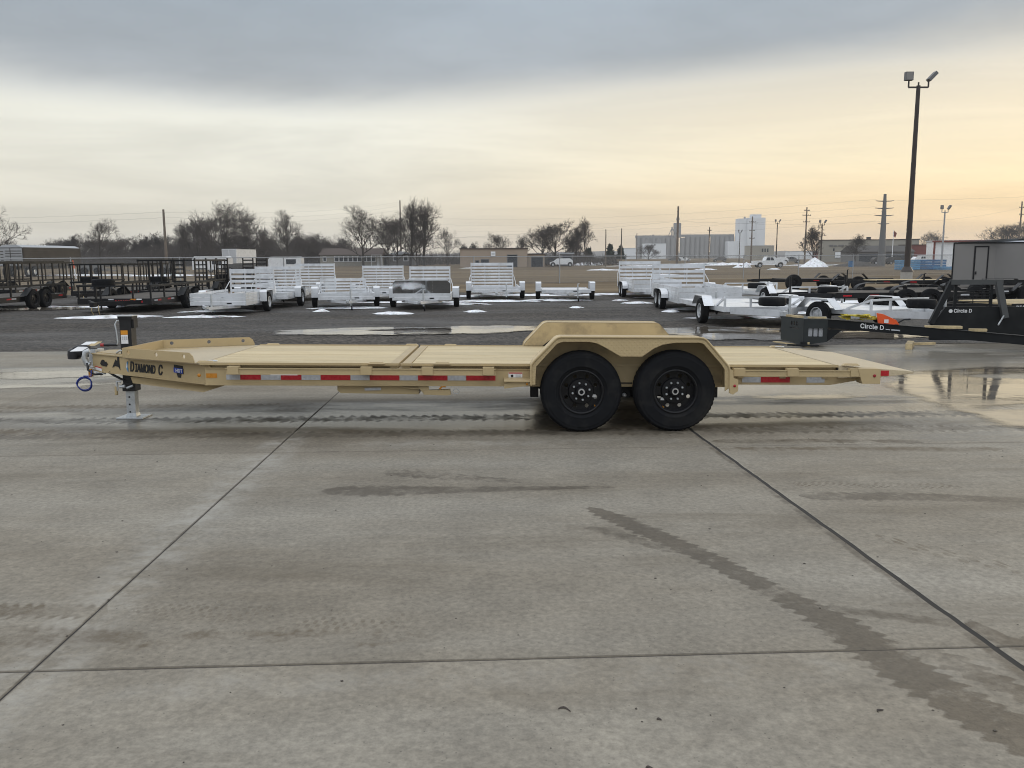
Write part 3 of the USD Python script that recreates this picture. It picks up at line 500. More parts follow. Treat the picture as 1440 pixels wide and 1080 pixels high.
# snow left in patches
def snow(cx, cy, a, b, rot, seed, zfn, h=.05, rough=.4):
    r5 = random.Random(seed); cr, sr = math.cos(rot), math.sin(rot); p = ragged(cx, cy, a * .72, b * .62, rot, seed, 120, rough * 1.4, 7, 1.8)
    for q in range(4):
        u = r5.uniform(-.75, .75) * a; v = r5.uniform(-.55, .55) * b * (1 - abs(u) / a); p = p.union(ragged(cx + u * cr - v * sr, cy + u * sr + v * cr, a * r5.uniform(.2, .45), b * r5.uniform(.15, .42), rot, seed + q + 1, 60, rough * 1.6, 6, 1.8))
    for q in range(3):
        u = r5.choice((-1, 1)) * r5.uniform(.3, .9) * a; v = r5.choice((-1, 1)) * r5.uniform(.4, .9) * b; p = p.difference(ragged(cx + u * cr - v * sr, cy + u * sr + v * cr, a * r5.uniform(.12, .3), b * r5.uniform(.15, .4), rot, seed + q + 9, 50, rough * 1.5, 6, 1.8))
    if hasattr(p, 'geoms'): p = max(p.geoms, key=lambda g: g.area)
    c = np.array(p.exterior.coords)[:-1]
    if not p.exterior.is_ccw: c = c[::-1]
    ctr = c.mean(0); n = len(c); ks = (1, .93, .75, .5, .25, 0); v = []
    for k in ks[:-1]:
        q = ctr + (c - ctr) * k
        v += [(x, y, zfn(x, y) + .004 + h * (1 - k ** 2.2) * (.35 + 1.3 * float(meshkit.fbm(np.array((x * 2.5, y * 2.5, 1.)), 3)))) for x, y in q]
    v.append((*ctr, zfn(*ctr) + h)); f = [(i * n + q, i * n + (q + 1) % n, (i + 1) * n + (q + 1) % n, (i + 1) * n + q) for i in range(len(ks) - 2) for q in range(n)]
    mb = MB().add(v, f); mb.f.append(np.array([((len(ks) - 2) * n + q, (len(ks) - 2) * n + (q + 1) % n, (len(ks) - 1) * n) for q in range(n)]))
    obj('snow_patch', mb, M['snow'], smooth=True, kind='stuff')
for i, a in enumerate([(-12.6, 26.7, 1.7, .9, .25), (-9.6, 26.5, 1.5, .38, .1), (-9.7, 29.4, 1.5, .45, .15), (-5.7, 30.9, 1.6, .55, .08), (-3.75, 27.8, .75, .55, 0), (-6.4, 28.9, .35, .15, 0), (-.7, 35.4, 1.9, .75, 0), (1.9, 36.0, 1.8, .9, .05), (-1.25, 28.5, .4, .32, .1),
                       (-18.6, 32.6, 2.2, .8, .1), (-15.4, 32.4, 1.3, .45, .05), (-13.6, 34.5, 1.6, .6, 0), (-11.0, 33.6, 1.8, .5, 0), (6.3, 25.2, 1.5, .55, .05), (4.9, 33.5, .6, .4, 0), (5.25, 28.1, .35, .4, .2), (6.4, 29.5, 1.4, .8, 0), (7.2, 38, 2, .8, 0), (1.0, 41.0, 3.6, 1.0, 0), (-1.6, 39.9, 1.5, .5, 0),
                       (5.2, 41.5, 2.2, .8, 0), (-4.6, 34.8, 2.6, .5, 0), (10.2, 27.5, 2.4, 1.0, .1), (13.4, 33.5, 3.2, 1.1, 0), (9.3, 31.0, 2.0, .7, 0), (2.3, 30.7, .3, .3, 0), (4.5, 35.6, .35, .25, 0), (-2.4, 33.1, 1.5, .4, 0), (16, 38.5, 3.5, .9, 0), (8.6, 22.6, 1.4, .5, -.1)]):
    snow(*a, 40 + i, gz1, .065)
fz1 = lambda x, y: float(fieldz(np.array(x), np.array(y)))
for i, a in enumerate([(17, 178, 9, 5.5, .1), (30, 168, 12, 2.0, 0), (-5, 150, 5, 2.5, 0), (14.5, 88, 3.6, 1.0, 0), (45, 175, 12, 2.5, 0), (27, 120, 1.6, 1.4, 0), (60, 170, 10, 2, 0), (-48, 96, 8, 2.2, 0), (-36, 92, 6, 1.5, 0), (-62, 86, 9, 2, 0), (-72, 75, 9, 1.6, 0), (13, 118, 3, 1, 0), (37, 121, 1.0, .9, 0)]):
    snow(*a, 90 + i, fz1, .35 if i in (0, 4) else .16, .35)

# grit, crumbs of dirt and bits of leaf on the concrete
gr = MB()
for k in range(420):
    x, y = rng.uniform(-4.5, 5), rng.uniform(2.2, 8.2); s = rng.choice((.002, .002, .003, .004, .006)); z = slabz(x, y)
    a = rng.uniform(0, 6.28); p = [(x + math.cos(a + q) * s * rng.uniform(.6, 1.5), y + math.sin(a + q) * s, z + .001) for q in (0, 1.6, 3.1, 4.7)]
    gr.hexa(p, [(q[0], q[1], z + s * .5) for q in p])
obj('grit', gr, paint('grit', (.07, .06, .05), .8), kind='stuff', label='scattered grit and crumbs of dirt on the near concrete', cat='grit')
for k, (x, y, L, a) in enumerate([(.18, 2.80, .045, -.2), (1.28, 2.78, .028, .8), (.42, 2.44, .024, .1), (.50, 2.73, .016, 0)]):
    mb = MB(); n = 9
    for i in range(n - 1):
        t0, t1 = i / (n - 1), (i + 1) / (n - 1)
        g = lambda t: (x + math.cos(a) * L * (t - .5) - math.sin(a) * .3 * L * math.sin(t * 4), y + math.sin(a) * L * (t - .5) + math.cos(a) * .3 * L * math.sin(t * 4))
        w = lambda t: .0012 + .003 * math.sin(math.pi * t)
        (ax, ay), (bx, by) = g(t0), g(t1); z = slabz(ax, ay)
        mb.hexa([(ax, ay - w(t0), z + .002), (bx, by - w(t1), z + .002), (bx, by + w(t1), z + .004), (ax, ay + w(t0), z + .004)], [(ax, ay - w(t0), z + .004), (bx, by - w(t1), z + .004), (bx, by + w(t1), z + .006), (ax, ay + w(t0), z + .006)])
    obj('dead_leaf', mb, paint(f'dead_leaf_{k}', (.045, .035, .028), .8), label=['long curled dark leaf lying on concrete left of the near track', 'hooked dark leaf on concrete farthest to the right of the four', 'small dark leaf scrap on concrete nearest the bottom edge', 'tiny leaf crumb between the long leaf and the hooked leaf'][k], cat='leaf')
# ------------------------------------------------------------------ wheels shared by every trailer
def wheel(parent, c, axis, r, w, rimr, rim, n=40, detail=0, name='wheel'):
    # c: hub centre on the wheel's mid plane; axis: outward
    ax = np.asarray(axis, float); ax = ax / np.linalg.norm(ax); c = np.asarray(c, float)
    W = sub(parent, name); h = w / 2
    prof = [(rimr - .004, -h * .78), (rimr + .012, -h * .86), ((r + rimr) / 2, -h), (r * .93, -h * .95), (r * .975, -h * .84), (r * .992, -h * .72), (r, -h * .4), (r, -h * .32), (r - .008, -h * .30), (r - .008, -h * .24), (r, -h * .22), (r + .001, h * .22), (r - .008, h * .24), (r - .008, h * .30), (r, h * .32), (r, h * .4), (r * .992, h * .72), (r * .975, h * .84), (r * .93, h * .95), (r * .925, h * .965), (r * .91, h * .955), (r * .86, h * .985), (r * .855, h * 1.0), (r * .84, h * 1.0), (r * .835, h * .99), ((r + rimr) / 2, h), (rimr + .055, h * .99), (rimr + .05, h * 1.01), (rimr + .042, h * 1.01), (rimr + .038, h * .97), (rimr + .03, h * .93), (rimr + .026, h * .9), (rimr + .012, h * .86), (rimr - .004, h * .78)]
    t = MB().lathe(prof, c, ax, n * (3 if detail else 1))
    B = basis(ax)
    if detail:   # shoulder lugs
        v = t.v[0]; d = v - c; a = d @ ax; rr = np.linalg.norm(d - a[:, None] * ax, axis=1); ang = np.arctan2(d @ B[:, 1], d @ B[:, 0])
        sh = (np.abs(a) > h * .6) & (rr > r * .95); nt = np.floor(ang * 52 / (2 * math.pi) * 2) % 2
        k = np.where(sh & (nt > .5), .985, 1.0); rad = d - a[:, None] * ax; t.v[0] = c + a[:, None] * ax + rad * k[:, None]
    obj('tyre', t, M['rubber'], W, smooth=35)
    bore = rimr * .92
    rb = MB().lathe([(rimr - .006, -h * .75), (rimr - .002, h * .80), (rimr + .008, h * .88), (rimr - .002, h * .92), (rimr - .012, h * .86), (bore, h * .6), (bore, -h * .1)], c, ax, n)
    if detail:
        disc = Point(0, 0).buffer(bore, 48).difference(Point(0, 0).buffer(.03, 24))
        for k in range(8):
            a = 2 * math.pi * (k + .5) / 8; disc = disc.difference(Point(bore * .80 * math.cos(a), bore * .80 * math.sin(a)).buffer(.0185, 16))
        dz = h * .18
        rb.prism(disc, (B, c), dz - .006, dz)
        rb.lathe([(bore * .66, dz + .0), (bore * .62, dz + .022), (.060, dz + .026), (.055, dz + .05), (.045, dz + .06), (.0, dz + .06)], c, ax, 40)
        obj('rim', rb, rim, W, smooth=40)
        obj('hub_cap', MB().lathe([(.030, dz + .055), (.034, dz + .075), (.030, dz + .082), (.021, dz + .082), (.019, dz + .066)], c, ax, 32), M['chrome'], W, smooth=40)
        obj('hub_plug', MB().lathe([(.021, dz + .07), (.012, dz + .074), (0, dz + .074)], c, ax, 20), M['rubber'], W, smooth=40)
        ph = detail * .2
        for k in range(8):
            a = 2 * math.pi * k / 8 + ph; p = c + B[:, 0] * .0825 * math.cos(a) + B[:, 1] * .0825 * math.sin(a)
            obj('lug_nut', MB().lathe([(.012, dz + .02), (.012, dz + .036), (.008, dz + .046), (0, dz + .047)], p, ax, 6), M['steel'], W)
        a = -.35 if detail == 1 else -2.5
        p = c + B[:, 0] * .135 * math.cos(a) + B[:, 1] * .135 * math.sin(a)
        obj('rim_sticker', MB().prism(Polygon([(-.017, -.013), (.017, -.013), (.017, .013), (-.017, .013)]), (B, p), dz, dz + .002), M['paper'], W)
        a = -.8 if detail == 1 else -2.2
        p = c + (B[:, 0] * math.cos(a) + B[:, 1] * math.sin(a)) * .185
        obj('valve_stem', MB().tube([p + ax * h * .35, p + ax * h * .85], .004, 6), M['amber'], W)
    else:
        dz = h * .42
        rb.lathe([(bore, dz * .5), (bore * .82, dz), (bore * .5, dz * 1.2), (bore * .34, dz * 1.2), (bore * .3, dz * 1.7), (0, dz * 1.75)], c, ax, n)
        for k in range(5):   # spokes
            a = 2 * math.pi * k / 5; q = B[:, 0] * math.cos(a) + B[:, 1] * math.sin(a)
            rb.bar(c + q * bore * .35 + ax * dz * 1.2, c + q * bore * .95 + ax * dz * 1.15, bore * .24, .012, ax)
        obj('rim', rb, rim, W, smooth=40)
    return W

# ------------------------------------------------------------------ the tan tilt-deck trailer
YAW = math.radians(.8)
exv = np.array((math.cos(YAW), math.sin(YAW), -SL * math.sin(YAW))); exv /= np.linalg.norm(exv)
nzv = np.array((0, SL, 1.)); nzv /= np.linalg.norm(nzv); eyv = np.cross(nzv, exv)
TM = np.eye(4); TM[0, :3], TM[1, :3], TM[2, :3], TM[3, :3] = exv, eyv, nzv, (1.115, 8.016, -.132)
T = thing('equipment_trailer', 'long tan flatbed tilt trailer with pine plank deck and twin fenders on concrete', 'trailer', matrix=TM)
RAKE = -.0098
def rk(v): v = np.array(v, float); v[:, 2] += RAKE * v[:, 0]; return v
def tobj(name, mb, mtl, parent=T, smooth=False, label=None, raked=True):
    if isinstance(mb, tuple): mb = MB().add(*mb)
    if raked: mb.map(rk)
    return obj(name, mb, mtl, parent, smooth, label)
CY = 1.30
mir = lambda y: 2 * CY - y
# deck planks
for (x0, x1) in ((-4.135, -2.305), (-2.095, 2.085)):
    n = 11; w = (2.30 - .30) / n
    for k in range(n):
        y0 = .30 + k * w
        dz = rng.uniform(-.0008, .0008)
        tobj('deck_plank', MB().box(x0 + rng.uniform(0, .004), x1, y0 + .0020, y0 + w - .0020, .583, .620 + dz), M['pine'])
for x0, x1 in ((-2.300, -2.222), (-2.188, -2.100)):
    tobj('deck_cross_plate', MB().box(x0, x1, .255, 2.345, .585, .623), M['tan'])
for y0, y1 in ((.243, .262), (2.338, 2.357)):
    for x0, x1 in ((-4.14, -2.215), (-2.195, 2.09)):
        tobj('deck_edge_angle', MB().box(x0, x1, y0, y1, .606, .631).box(x0, x1, *sorted((y0 + .0191, .2995)) if y0 < 1 else (2.3005, y0 - .0001), .606, .622), M['tan'])
# main rails: web with two flanges
for sgn in (0, 1):
    ym = (lambda y: y) if not sgn else mir
    f = MB(); a, b = sorted((ym(.270), ym(.279))); f.box(-4.10, 1.02, a, b, .42, .575)
    a, b = sorted((ym(.262), ym(.38))); f.box(-4.10, 1.02, a, b, .405, .42); f.box(-4.10, 1.02, a, b, .568, .579)
    tobj('main_rail', f, M['tan'])
    # outer rub rail with stake pockets
    for x0, x1, pk in ((-3.87, -1.27, (-3.80, -2.52, -1.93, -1.34)), (1.06, 2.30, (1.10, 1.62, 2.24))):
        a, b = sorted((ym(.178), ym(.19))); r_ = MB().box(x0, x1, a, b, .525, .582)
        a2, b2 = sorted((ym(.172), ym(.182))); r_.box(x0, x1, a2, b2, .574, .586).box(x0, x1, a2, b2, .521, .531)
        tobj('rub_rail', r_, M['tan'])
        for p in pk:
            a3, b3 = sorted((ym(.168), ym(.248)))
            tobj('stake_pocket', MB().box(p - .055, p + .055, a3, b3, .524, .600), M['tan'])
# rear tilt frame: web that rises to the tail, end posts with lamps
for sgn in (0, 1):
    ym = (lambda y: y) if not sgn else mir
    poly = Polygon([(1.06, .425), (2.04, .425), (2.30, .470), (2.46, .50), (2.46, .585), (1.06, .585)])
    a, b = sorted((ym(.30), ym(.312))); tobj('tilt_rail', MB().prism(poly, xz(b), 0, b - a), M['tan'])
    a, b = sorted((ym(.165), ym(.30)))
    post = MB().hexa([(2.30, a, .455), (2.475, a, .455), (2.475, b, .455), (2.30, b, .455)], [(2.25, a, .605), (2.475, a, .60), (2.475, b, .60), (2.25, b, .605)])
    tobj('tail_post', post, M['tan'])
    d = (0, -1, 0) if not sgn else (0, 1, 0); yy = a - .001 if not sgn else b + .001
    tobj('marker_lamp', MB().lathe([(.014, -.004), (.014, .005), (.009, .009), (0, .010)], (2.415, yy, .535), d, 20), M['redlamp'], smooth=40)
# tail ramp wedge with tread plate
rp = Polygon([(2.098, .623), (2.845, .566), (2.845, .548), (2.46, .50), (2.098, .50)])
tobj('tail_ramp', MB().prism(rp, xz(2.335), 0, 2.335 - .265), M['tread_tan_floor'])
tobj('hinge_gap', MB().box(2.086, 2.097, .265, 2.335, .56, .612), M['ink'])
# reflective tape and lamps on the near rail
def strip(name, x0, x1, z0, z1, mtl, y=.2695): tobj(name, MB().box(x0, x1, y - .0022, y, z0, z1), mtl)
q = [317, 337, 366, 394, 423, 450, 492, 519, 561, 587, 629, 655, 697]; fx = lambda px: -3.878 + (px - 320) * (2.614 / 378)
for k in range(len(q) - 1): strip('white_tape' if k % 2 == 0 else 'red_tape', fx(q[k]) + .002, fx(q[k + 1]) - .002, .4605, .5135, M['tape_white'] if k % 2 == 0 else M['red'])
for a, b, mt in ((1.16, 1.345, 0), (1.347, 1.635, 1), (1.80, 1.98, 0)): strip('red_tape' if mt else 'white_tape', a, b, .448, .502, M['red'] if mt else M['tape_white'], .2995)
strip('red_tape', 2.50, 2.60, .522, .575, M['red'], .2645)
strip('amber_tape', -4.09, -3.985, .478, .522, M['amber'])
tobj('marker_lamp', MB().lathe([(.017, 0), (.017, .005), (.011, .010), (0, .011)], (-4.155, .262, .503), (0, -1, 0), 20), M['amber'], smooth=40)
tobj('decal_strip', MB().box(-3.44, -3.18, .1685, .170, .519, .5235), M['paper'])
wl = tobj('warning_label', MB().box(-1.145, -1.01, .266, .2692, .487, .542), M['paper'])
tobj('warning_header', MB().box(-1.143, -1.012, .264, .2662, .531, .541), M['red_vinyl'])
tobj('warning_symbol', MB().lathe([(.013, 0), (.013, .001), (0, .001)], (-1.11, .2658, .508), (0, -1, 0), 20), M['ink'])
for k in range(3): tobj('warning_text_line', MB().box(-1.075, -1.025, .2648, .2662, .497 + k * .010, .502 + k * .010), M['tape_white'])
# tie-down rings on their pads
for x, y in ((-2.43, .253), (-1.79, .253), (-4.10, .30), (2.22, .275), (-2.30, 2.345), (-1.83, 2.345), (-3.98, 2.345), (2.14, 2.30)):
    pad = tobj('tie_down_pad', MB().hexa([(x - .085, y - .03, .6225), (x + .085, y - .03, .6225), (x + .085, y + .03, .6225), (x - .085, y + .03, .6225)], [(x - .06, y - .02, .643), (x + .06, y - .02, .643), (x + .06, y + .02, .643), (x - .06, y + .02, .643)]), M['tan'])
for x, y in ((-4.06, .36), (2.17, 2.27)):
    a = np.linspace(0, 2 * math.pi, 17); tobj('tie_down_ring', MB().tube([(x + .05 * math.cos(t), y + .04 * math.sin(t), .634) for t in a], .007, 6), M['steel'], smooth=True)
# fenders: near and far
prof_o = [(-.935, .455), (-.935, .632), (-.927, .655), (-.905, .685), (-.705, .893), (-.68, .908), (-.65, .914), (.66, .914), (.695, .909), (.725, .893), (.925, .665), (.945, .64), (.952, .60), (.952, .43)]
skirt_in = [(-.895, .455), (-.885, .63), (-.69, .845), (-.65, .862), (-.63, .866), (-.38, .866), (-.31, .852), (-.24, .818), (-.085, .728), (.118, .728), (.225, .805), (.31, .842), (.40, .858), (.46, .862), (.67, .862), (.70, .85), (.875, .655), (.905, .61), (.912, .40)]
for sgn in (0, 1):
    ym = (lambda y: y) if not sgn else mir
    F = sub(T, 'fender')
    inner = [(x, z - .006) if -.7 < x < .72 and z > .9 else (x + (.006 if x < 0 else -.006), z) for x, z in prof_o]
    skin = Polygon(prof_o + inner[::-1]); a, b = sorted((ym(0), ym(.262)))
    tobj('fender_top', MB().prism(skin.buffer(0), xz(b), 0, b - a), M['tread_tan'], F)
    a, b = sorted((ym(-.003), ym(.004)))
    tobj('fender_skirt', MB().prism(Polygon(prof_o + skirt_in[::-1]).buffer(0), xz(b), 0, b - a), M['tread_tan'], F)
    lipp = MB().tube([(x, ym(-.004), z - .004) for x, z in prof_o], .010, 8); tobj('fender_lip', lipp, M['tan'], F, smooth=True)
    back = Polygon([(x, min(z, .906)) for x, z in prof_o[1:-1]] + [(.945, .45), (-.93, .45)]); a, b = sorted((ym(.255), ym(.262)))
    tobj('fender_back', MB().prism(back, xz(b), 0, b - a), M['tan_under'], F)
    # brackets
    a, b = sorted((ym(-.002), ym(.27)))
    br = MB().prism(Polygon([(-1.19, .455), (-1.19, .415), (-.90, .452), (-.90, .492), (-1.10, .492)]), xz(ym(.03) if not sgn else ym(.02)), 0, .01)
    br.box(-1.19, -.93, a, b, .481, .493)
    tobj('fender_bracket', br, M['tan'], F)
    rb_ = MB().prism(Polygon([(.952, .62), (.952, .385), (.985, .372), (1.035, .405), (1.035, .515), (.99, .53), (.985, .60)]), xz(ym(0.0) if not sgn else ym(-.02)), 0, .02)
    rb_.box(.955, 1.035, *sorted((ym(.01), ym(.27))), .44, .50)
    tobj('fender_bracket', rb_, M['tan'], F)
    d = (0, -1, 0) if not sgn else (0, 1, 0)
    tobj('marker_lamp', MB().lathe([(.013, 0), (.013, .004), (.008, .008), (0, .009)], (1.0, ym(-.021), .455), d, 20), M['redlamp'], F, smooth=40)
    tobj('marker_lamp', MB().lathe([(.011, 0), (.011, .004), (.007, .008), (0, .009)], (-.972, ym(.018), .462), d, 20), M['amber'], F, smooth=40)
# wheels
for k, (x, y, ax) in enumerate(((-.45, .145, (0, -1, 0)), (.45, .145, (0, -1, 0)), (-.45, 2.455, (0, 1, 0)), (.45, 2.455, (0, 1, 0)))):
    wheel(T, (x, y, .385), ax, .391, .245, .207, M['rim_black'], 48, (1 if k == 0 else 2) if k < 2 else 0)
# axles, springs, equaliser, cross members
for x in (-.45, .45): tobj('axle', MB().tube([(x, .2, .37), (x, 2.4, .37)], .045, 12), M['black'], smooth=40, raked=False)
for y in (.37, 2.23):
    for x0, x1 in ((-.06, .06), (-.93, -.85), (.85, .93)): tobj('spring_hanger', MB().box(x0, x1, y - .035, y + .035, .29, .41), M['black'])
    for x in (-.45, .45):
        s = MB()
        for k in range(4): s.tube([(x + t * (.42 - .06 * k), y, .335 - .012 * k + .05 * t * t) for t in np.linspace(-1, 1, 9)], .012, 6)
        tobj('leaf_spring', s, M['black'], smooth=True)
tobj('equaliser_bolt', MB().lathe([(.022, 0), (.022, .02), (.01, .03), (0, .03)], (0, .325, .315), (0, -1, 0), 12), M['steel'])
pl = MB().box(-.07, .07, .2625, .268, .435, .545); tobj('axle_plate', pl, M['ink'])
tobj('axle_plate_red', MB().box(-.068, .068, .2585, .2624, .468, .512), M['red_vinyl'])
tobj('axle_lettering', place_text(text('HD', .028), (-.022, .258, .476), (1, 0, 0), (0, 0, 1)), M['paper'])
tobj('axle_lettering', place_text(text('LIPPERT', .013), (-.048, .262, .522), (1, 0, 0), (0, 0, 1)), M['paper'])
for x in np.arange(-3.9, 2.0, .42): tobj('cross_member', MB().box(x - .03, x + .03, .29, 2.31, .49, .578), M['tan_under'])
# storage tray and latch under the rail
poly = Polygon([(-2.83, .40), (-2.83, .352), (-2.80, .325), (-2.03, .315), (-2.03, .40)])
tobj('latch_tray', MB().prism(poly, xz(.62), 0, .30), M['tan'])
tobj('latch_handle', MB().bar((-2.56, .312, .366), (-2.40, .312, .370), .012, .026), M['tape_white'])
lt = MB().prism(Polygon([(-2.28, .42), (-1.98, .438), (-1.93, .40), (-1.92, .33), (-1.98, .325), (-2.02, .375), (-2.1, .372), (-2.24, .395)]).difference(Polygon([(-2.20, .405), (-2.03, .398), (-2.03, .385), (-2.15, .385)])), xz(.30), 0, .012)
lt.prism(Polygon([(-1.98, .36), (-1.72, .37), (-1.71, .318), (-1.75, .31), (-1.98, .318)]), xz(.33), 0, .05)
tobj('tilt_latch', lt, M['tan'])
tobj('latch_pin', MB().tube([(-1.82, .27, .375), (-1.80, .27, .40), (-1.76, .27, .402)], .010, 8), M['amber'])
a = np.linspace(0, 2 * math.pi, 13); tobj('pin_ring', MB().tube([(-1.66 + .03 * math.cos(t), .28, .352 + .025 * math.sin(t)) for t in a], .003, 5), M['steel'])
# A-frame tongue: two I-beams that meet at the coupler
p_out, p_in = np.array((-4.05, .275)), np.array((-5.585, 1.135))
leg_d = np.array((*(p_in - p_out), 0)); leg_d /= np.linalg.norm(leg_d); leg_n = np.array((leg_d[1], -leg_d[0], 0)) ; leg_n = leg_n if leg_n[1] < 0 else -leg_n
for sgn in (0, 1):
    ym = (lambda y: y) if not sgn else mir
    g = MB()
    o0, o1 = np.array((p_out[0], ym(p_out[1]))), np.array((p_in[0], ym(p_in[1])))
    nn = np.array((leg_n[0], leg_n[1] * (1 if not sgn else -1)))
    def plate(off0, off1, zb0, zb1, zt0, zt1):
        A0, A1, B0, B1 = o0 + nn * off0, o1 + nn * off0, o0 + nn * off1, o1 + nn * off1
        b = [(*A0, zb0), (*A1, zb1), (*B1, zb1), (*B0, zb0)]; t = [(*A0, zt0), (*A1, zt1), (*B1, zt1), (*B0, zt0)]
        area = sum(b[i][0] * b[(i + 1) % 4][1] - b[(i + 1) % 4][0] * b[i][1] for i in range(4))
        if area < 0: b, t = b[::-1], t[::-1]
        g.hexa(b, t)
    plate(-.006, .006, .418, .448, .600, .622); plate(-.10, .018, .406, .436, .418, .448); plate(-.10, .018, .600, .622, .612, .634)
    tobj('tongue_beam', g, M['tan'])
L0 = lambda t, off=.0075, z=0.: (np.array((*p_out, 0)) + (np.array((*p_in, 0)) - np.array((*p_out, 0))) * t + leg_n * off + np.array((0, 0, z)))
leglen = float(np.linalg.norm(p_in - p_out)); xd = -leg_d; yd = np.array((0, 0, 1.)); slope = .026 / leglen
xd3 = np.array((xd[0], xd[1], -.012)); 
def on_leg(t, z): return L0(t, .0075, z)
# lettering and emblems on the near tongue beam
def leg_text(s, h, t0, z, mtl, name, shear=.0, bold=True):
    tx = text(s, h, .003, bold); tx = trimesh.util.concatenate([tx, trimesh.Trimesh(tx.vertices + (.0045, .0012, -.0004), tx.faces, process=False), trimesh.Trimesh(tx.vertices + (.009, 0, -.0008), tx.faces, process=False)]); v = tx.vertices.copy(); v[:, 0] = v[:, 0] * .64 + v[:, 1] * shear; tx = trimesh.Trimesh(v, tx.faces, process=False); tobj(name, place_text(tx, on_leg(t0, z), xd3, yd), mtl); return v[:, 0].max()
tt = .665; w = leg_text('D', .100, tt, .474, M['ink'], 'brand_letter', .12)
w2 = leg_text('IAMOND', .082, tt - (w + .004) / leglen, .474, M['ink'], 'brand_letter', .12)
leg_text('C', .100, tt - (w + w2 + .035) / leglen, .464, M['ink'], 'brand_letter', .12)
def leg_poly(pts, t, z, mtl, name, d=.003):
    R = np.stack([xd, yd, np.cross(xd, yd)], 1); tobj(name, MB().prism(Polygon(pts), (R, on_leg(t, z)), 0, d), mtl)
leg_poly([(-.005, .02), (.022, .085), (.018, .06), (.035, .085), (.026, .045), (.03, -.03), (.012, -.005)], .695, .49, M['sky_blue'], 'brand_diamond')
leg_poly([(0, .02), (.02, 0), (.10, -.008), (.125, .02), (.10, .045), (.08, .04), (.07, .06), (.04, .062), (.02, .05)], .93, .508, M['ink'], 'brand_emblem')   # trailer emblem
leg_poly([(0, .0), (.06, .09), (.085, .07), (.09, .115), (.115, .125), (.125, -.02), (.10, .012), (.05, .02)], .82, .495, M['ink'], 'warning_emblem')
leg_poly([(0, .0), (.045, -.012), (.06, .008), (.10, .006), (.10, .05), (.05, .06), (.0, .055)], .985, .512, M['ink'], 'warning_emblem') if False else None
leg_poly([(.003, .095), (.128, .088), (.128, .06), (.135, .06), (.135, .006), (.105, .009), (.092, -.033), (.05, -.031), (.034, .013), (0, .016)], .285, .485, M['ink'], 'model_badge')
leg_poly([(-.002, .066), (.127, .060), (.127, .011), (-.002, .017)], .285, .485, M['blue'], 'model_badge_band', .005)
tx = text('HDT', .034, .002, True); tobj('model_lettering', place_text(tx, on_leg(.285 - .026 / leglen, .506) + leg_n * .006, xd3, yd), M['paper'])
leg_poly([(0, .0), (.10, -.012), (.10, .025), (0, .037)], .975, .457, M['paper'], 'warning_label')
leg_poly([(0, .03), (.10, .018), (.10, .027), (0, .039)], .975, .457, M['red_vinyl'], 'warning_header', .004)
# stop rails round the front deck plate
def stop_rail(p0, p1, z0, h, holes, name):
    p0, p1 = np.array((*p0, 0.)), np.array((*p1, 0.)); L = np.linalg.norm(p1 - p0); xdv = (p1 - p0) / L
    poly = Polygon([(0, 0), (0, h), (L - .06, h), (L - .02, h - .03), (L, h - .075), (L, 0)]) if holes else Polygon([(0, 0), (0, h), (L, h), (L, 0)])
    for hx in holes: poly = poly.difference(Point(hx * L, h * .58).buffer(.020, 16))
    R = np.stack([xdv, (0, 0, 1.), np.cross(xdv, (0, 0, 1.))], 1)
    tobj(name, MB().prism(poly, (R, p0 + np.array((0, 0, z0))), -.005, .005), M['tan'])
stop_rail((-5.105, .765), (-4.20, .268), .622, .098, (.09, .49, .87), 'stop_rail')
stop_rail((-5.105, mir(.765)), (-4.20, mir(.268)), .622, .098, (.09, .49, .87), 'stop_rail')
stop_rail((-5.105, .765), (-5.105, mir(.765)), .622, .098, (), 'stop_rail')
tobj('front_deck_plate', MB().hexa([(-5.10, .775, .608), (-4.14, .262, .608), (-4.14, mir(.262), .608), (-5.10, mir(.775), .608)], [(-5.10, .775, .622), (-4.14, .262, .622), (-4.14, mir(.262), .622), (-5.10, mir(.775), .622)]), M['tread_tan_floor'])
tobj('tongue_top_plate', MB().hexa([(-5.55, 1.16, .625), (-5.115, .93, .622), (-5.115, mir(.93), .622), (-5.55, mir(1.16), .625)], [(-5.55, 1.16, .640), (-5.115, .93, .637), (-5.115, mir(.93), .637), (-5.55, mir(1.16), .640)]), M['tan'])
# belly pan under the tongue
pan = MB().hexa([(-5.06, .86, .345), (-4.16, .36, .322), (-4.16, mir(.36), .322), (-5.06, mir(.86), .345)], [(-5.08, .86, .412), (-3.92, .30, .400), (-3.92, mir(.30), .400), (-5.08, mir(.86), .412)])
tobj('belly_pan', pan, M['tan'])
# jack (plumb, not raked)
jx, jy = -5.165, 1.07
t_ = lambda n, mb, mt, **k: tobj(n, mb, mt, raked=False, **k)
t_('jack_tube', MB().box(jx - .062, jx + .058, jy - .06, jy + .06, .295, 1.055), M['ink'])
t_('jack_cap', MB().box(jx - .075, jx + .075, jy - .07, jy + .07, 1.05, 1.083), M['black'])
t_('jack_cap_plate', MB().box(jx - .078, jx + .080, jy - .075, jy + .075, 1.0835, 1.092), M['steel'])
t_('jack_gear_cover', MB().box(jx + .0585, jx + .085, jy - .05, jy + .05, .96, 1.05), M['black'])
t_('jack_sleeve', MB().box(jx - .07, jx + .068, jy - .068, jy + .068, .29, .37), M['ink'])
inner = MB().box(jx - .048, jx + .046, jy - .046, jy + .046, .01, .30)
t_('jack_leg', inner, M['steel'])
for z in (.065, .145, .225): t_('jack_hole', MB().lathe([(.010, 0), (.010, .001), (0, .001)], (jx - .012, jy - .0462, z), (0, -1, 0), 14), M['ink'])
t_('jack_foot', MB().box(jx - .13, jx + .15, jy - .13, jy + .13, .001, .014), M['steel'])
